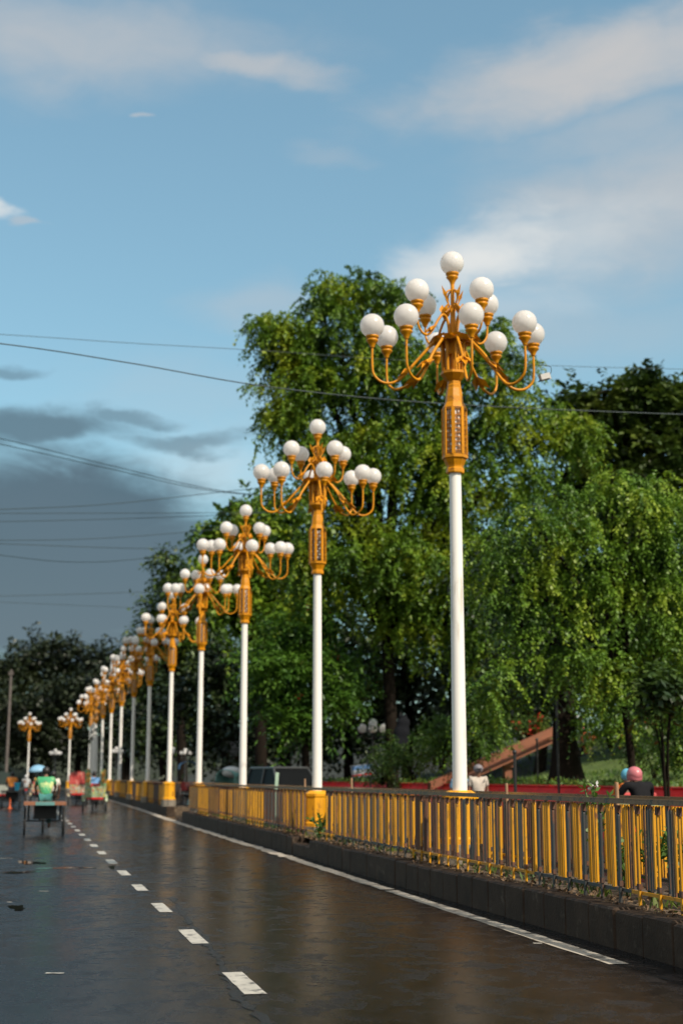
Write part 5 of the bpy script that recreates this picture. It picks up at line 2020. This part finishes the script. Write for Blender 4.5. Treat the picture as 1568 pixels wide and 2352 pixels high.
# second carriageway ---------------------------------------------------------------
g = pt(1467, 1785, 24.5)
motorbike('dark motorcycle behind the fence at right', (g.x, g.y, 0), R(8), BLACK)
person('motorcyclist with a pink helmet and black jacket behind the fence', (g.x + .02, g.y - .05, .05), R(8), HUNCH, cloth('black_jacket', (.012, .012, .014)), cloth('black_trousers', (.02, .02, .02)), 'helmet',
       paint('pink_helmet', (.50, .15, .17), .35, .25, 6), sleeve='long', scale=1.0)
g = pt(1441, 1785, 26.2)
rickshaw('open cycle rickshaw just ahead of the pink-helmeted rider', (g.x, g.y, 0), R(5), 'open', None, FLOR)
person('passenger in orange clothes with a blue headscarf beside the pink helmet', (g.x - .02, g.y - .05, .04), R(-10), SEAT, cloth('orange_dress', (.62, .17, .04)), cloth('orange_trousers', (.50, .14, .04)), 'hair', cloth('blue_scarf', (.12, .38, .52)), sleeve='long')
g = pt(1097, 1785, 36)
person('person in a pale beige shirt and cap standing right of the tallest pole', (g.x, g.y, 0), PI, STAND, cloth('beige_shirt', (.52, .46, .40)), cloth('brown_trousers', (.06, .05, .04)), 'cap', paint('grey_cap', (.22, .20, .22), .7, .2, 4), scale=1.05)
person('person in light blue half behind the tallest white pole', (g.x - .28, g.y + .62, 0), PI, STAND, cloth('light_blue_shirt', (.20, .36, .52)), cloth('blue_trousers', (.05, .06, .12)))
g = pt(432, 1785, 79)
rickshaw('rickshaw with a small blue hood seen through the median gap', (g.x, g.y, 0), PI, 'high', BLUEHOOD, WHITEHOOD)
g = pt(530, 1785, 62)
rk = rickshaw('rickshaw with a teal hood draped in white plastic, left of the third pole', (g.x, g.y, 0), PI * .75, 'arch', TEALHOOD, TEALHOOD)
mb = MB()
mb.ball((0, -.05, 1.72), .44, 18, 10, 0, (1.0, .95, .55))
mb.build('plastic_sheet', WHITEHOOD, rk)


def suv(label, loc, rz):
    root = empty('parked_car', loc, rz)
    tag(root, label, 'car')
    CAR = paint('dark_grey_car', (.050, .054, .056), .3, .1, 2, spec=.5)
    mb = MB()
    mb.prism([(-2.0, .45), (2.05, .45), (2.1, .70), (2.05, 1.02), (1.0, 1.12), (-2.05, 1.14), (-2.08, .7)], -.84, .84, 'X')
    mb.build('body', CAR, root)
    mb = MB()
    # glasshouse, tapered
    lo = [(-1.98, 1.14), (1.0, 1.12)]
    vs = [(-.80, -2.0, 1.135), (.80, -2.0, 1.135), (.80, 1.0, 1.12), (-.80, 1.0, 1.12), (-.66, -1.8, 1.80), (.66, -1.8, 1.80), (.66, .30, 1.80), (-.66, .30, 1.80)]
    mb.add(vs, [(0, 1, 5, 4), (1, 2, 6, 5), (2, 3, 7, 6), (3, 0, 4, 7), (4, 5, 6, 7)])
    mb.build('window', GLASS, root)
    mb = MB()
    mb.cbox((0, -.76, 1.835), (1.38, 2.2, .07), .03)
    for sx in (-1, 1):
        for a, b in (((.81, -2.0, 1.13), (.67, -1.8, 1.81)), ((.81, 1.0, 1.12), (.67, .30, 1.81)), ((.815, -.5, 1.12), (.675, -.5, 1.81))):
            mb.tube([(sx * a[0], a[1], a[2]), (sx * b[0], b[1], b[2])], .045, 6)
    mb.build('roof', CAR, root)
    for sx in (-1, 1):
        for y in (-1.25, 1.3):
            w = empty('wheel', (sx * .78, y, .36), 0, root)
            m2 = MB()
            prof = [(.22, -.11), (.34, -.11), (.36, -.07), (.36, .07), (.34, .11), (.22, .11)]
            m2.lathe(prof, 20)
            t = m2.build('tyre', TYRE, w)
            t.rotation_euler = (0, PI / 2, 0)
            m2 = MB()
            m2.lathe([(.05, -.115), (.215, -.112), (.215, .112), (.05, .115)], 14)
            t = m2.build('rim', STEEL, w)
            t.rotation_euler = (0, PI / 2, 0)
        m2 = MB()
        m2.cbox((sx * .64, 2.06, .86), (.26, .06, .16), .02)
        m2.build('headlight', STEEL, root)
        m2 = MB()
        m2.cbox((sx * .72, -2.06, .92), (.16, .06, .3), .02)
        m2.build('tail_light', REDL, root)
        m2 = MB()
        m2.cbox((sx * .96, .72, 1.15), (.14, .10, .16), .02)
        m2.tube([(sx * .80, .72, 1.12), (sx * .96, .72, 1.12)], .02, 6)
        m2.build('mirror', CAR, root)
    mb = MB()
    mb.cbox((0, 2.12, .52), (1.66, .14, .2), .03)
    mb.cbox((0, -2.12, .52), (1.66, .14, .2), .03)
    mb.build('bumper', BLACK, root)
    return root


g = pt(660, 1785, 52)
suv('dark grey car with broad windows behind the second pole', (g.x, g.y, 0), PI + R(14))

# ------------------------------------------------------------------ park furniture
# red-brown ramp with sloping parapet
D = 52
a, b = pt(985, 1806, D), pt(1285, 1672, D + 3)
rp = empty('ramp_stair', (a.x, a.y, 0))
tag(rp, 'red-brown sloping ramp parapet rising to the right beyond the road', 'ramp')
dv = b - a
ln = dv.length
mb = MB()
side = Vector((dv.y, -dv.x, 0)).normalized()
hN = Vector((0, 0, 1))
th = .19


def bar(mb, p0, p1, w, h):
    s = Vector((p1.y - p0.y, -(p1.x - p0.x), 0)).normalized() * w / 2
    u = Vector((0, 0, h / 2))
    vs = [p0 - s - u, p0 + s - u, p0 + s + u, p0 - s + u, p1 - s - u, p1 + s - u, p1 + s + u, p1 - s + u]
    mb.add(vs, [(0, 1, 2, 3), (7, 6, 5, 4), (0, 4, 5, 1), (1, 5, 6, 2), (2, 6, 7, 3), (3, 7, 4, 0)])


o0 = Vector((0, 0, a.z))
bar(mb, o0, o0 + dv, .22, .28)
mb.build('parapet', BRICK, rp)
back = Vector((HEAD.x, HEAD.y, 0)) * 1.8
mb = MB()
p0, p1 = o0 + back * .5 + Vector((0, 0, -.3)), o0 + back * .5 + dv + Vector((0, 0, -.3))
bar(mb, p0, p1, 1.1, .08)
mb.build('stair_slab', BRICK, rp)
for f in (.60,):
    mb = MB()
    c = o0 + dv * f + back * .5
    mb.box((c.x, c.y, (c.z - .4) / 2), (.28, .28, c.z - .4))
    mb.cbox((c.x, c.y, c.z - .46), (.5, .5, .3), .05)
    mb.build('support_post', BRICK, rp)
# thin iron posts
for px, py0, D, lb in ((1232, 1700, 48, 'thin dark post in front of the ramp'), (1277, 1610, 40, 'slim dark pole with a pale tip before the thick trunk'), (1181, 1730, 30, 'slim dark post below the ramp, by the far road edge')):
    q = pt(px, py0, D)
    mb = MB()
    mb.tube([(0, 0, 0), (0, 0, q.z)], .035, 8)
    mb.ball((0, 0, q.z + .02), .05, 10, 6)
    tag(mb.build('iron_post', BLACK, None, (q.x, q.y, 0)), lb, 'post', 'thin posts in the park')


def park_lamp(label, px, py, D, n=6, s=1.0):
    q = pt(px, py, D)
    root = empty('park_lamp', (q.x, q.y, 0))
    tag(root, label, 'park lamp', 'white cluster lamps in the park')
    mb = MB()
    mb.lathe([(.12, 0), (.12, .2), (.06, .3), (.045, q.z - .25)], 10)
    for k in range(n - 1):
        t = 2 * PI * k / (n - 1) + .3
        mb.tube(smooth_path([(0, 0, q.z - .5), (.3 * s * math.cos(t), .3 * s * math.sin(t), q.z - .55), (.48 * s * math.cos(t), .48 * s * math.sin(t), q.z - .25)], 4), .02, 6)
    mb.build('pole', BLACK, root)
    for k in range(n):
        t = 2 * PI * k / (n - 1) + .3
        m = MB()
        c = (0, 0, q.z + .12 * s) if k == n - 1 else (.48 * s * math.cos(t), .48 * s * math.sin(t), q.z - .10)
        m.ball(c, .17 * s, 14, 10)
        m.build('globe', GLOBE, root)
    return root


park_lamp('white cluster lamp below the trees between the first two poles', 856, 1668, 64, 7, 1.15)
park_lamp('distant white cluster lamp right of the farthest lamp post', 128, 1727, 120, 6, .85)
park_lamp('distant white cluster lamp behind the eighth white pole', 268, 1722, 100, 6, .75)
park_lamp('distant white cluster lamp behind the sixth white pole', 398, 1724, 100, 4, .8)
park_lamp('white cluster lamp behind the fourth and fifth poles', 426, 1726, 96, 4, .7)
park_lamp('small white lamp left beside the tallest pole', 1333, 1640, 80, 3, .6)

# furled dark banner on a pole
q = pt(913, 1700, 54)
fb = empty('furled_banner', (q.x, q.y, 0))
tag(fb, 'furled dark cloth banner on a thin pole, between the first two lamps', 'banner')
mb = MB()
mb.tube([(-.12, 0, 0), (-.1, 0, 1.5), (.12, 0, 3.9)], .035, 8)
mb.build('pole', BLACK, fb)
mb = MB()
path = smooth_path([(-.12, -.05, 1.75), (-.02, -.06, 2.2), (.10, -.06, 2.9), (.20, -.05, 3.5), (.16, -.05, 3.8)], 5)
mb.tube(path, [float(np.interp(p.z, [1.7, 2.1, 2.8, 3.5, 3.9], [.10, .22, .33, .26, .12])) * (1 + .12 * math.sin(i * 1.7)) for i, p in enumerate(path)], 12, 0, True, .6)
mb.build('cloth', cloth('charcoal_cloth', (.008, .009, .012)), fb)

# tilted blue and white hoarding without readable writing
q = pt(831, 1768, 60)
hb = empty('signboard', (q.x, q.y, 0), -YAW)
tag(hb, 'tilted blue and white hoarding with a red lower band', 'signboard')
mb = MB()
mb.box((0, 0, q.z - .02), (.92, .04, .50), 0, 0, 0, -.12)
mb.box((0, -.024, q.z - .02), (.86, .008, .44), 1, 0, 0, -.12)
mb.box((.0, -.030, q.z + .10), (.86, .006, .17), 2, 0, 0, -.12)
mb.box((.0, -.030, q.z - .20), (.86, .006, .06), 3, 0, 0, -.12)
mb.build('panel', [STEEL, paint('hoarding_pale', (.45, .50, .55), .5, .3, 5), paint('hoarding_blue', (.12, .25, .50), .5, .3, 5), REDL], hb)
mb = MB()
for s in (-1, 1):
    mb.tube([(s * .36, .03, 0), (s * .36, .03, q.z - .05)], .03, 8)
mb.build('legs', BLACK, hb)
q = pt(547, 1722, 82)
hb = empty('signboard', (q.x, q.y, 0), -YAW)
tag(hb, 'plain grey signboard in the dark trees left of the third pole', 'signboard')
mb = MB()
mb.box((0, 0, q.z + .28), (.9, .05, .42))
mb.box((0, 0, q.z - .25), (.9, .05, .5))
mb.build('panel', paint('grey_board', (.16, .17, .18), .6, .2, 3), hb)
mb = MB()
for s in (-1, 1):
    mb.tube([(s * .38, .05, 0), (s * .38, .05, q.z + .4)], .04, 8)
mb.build('legs', BLACK, hb)
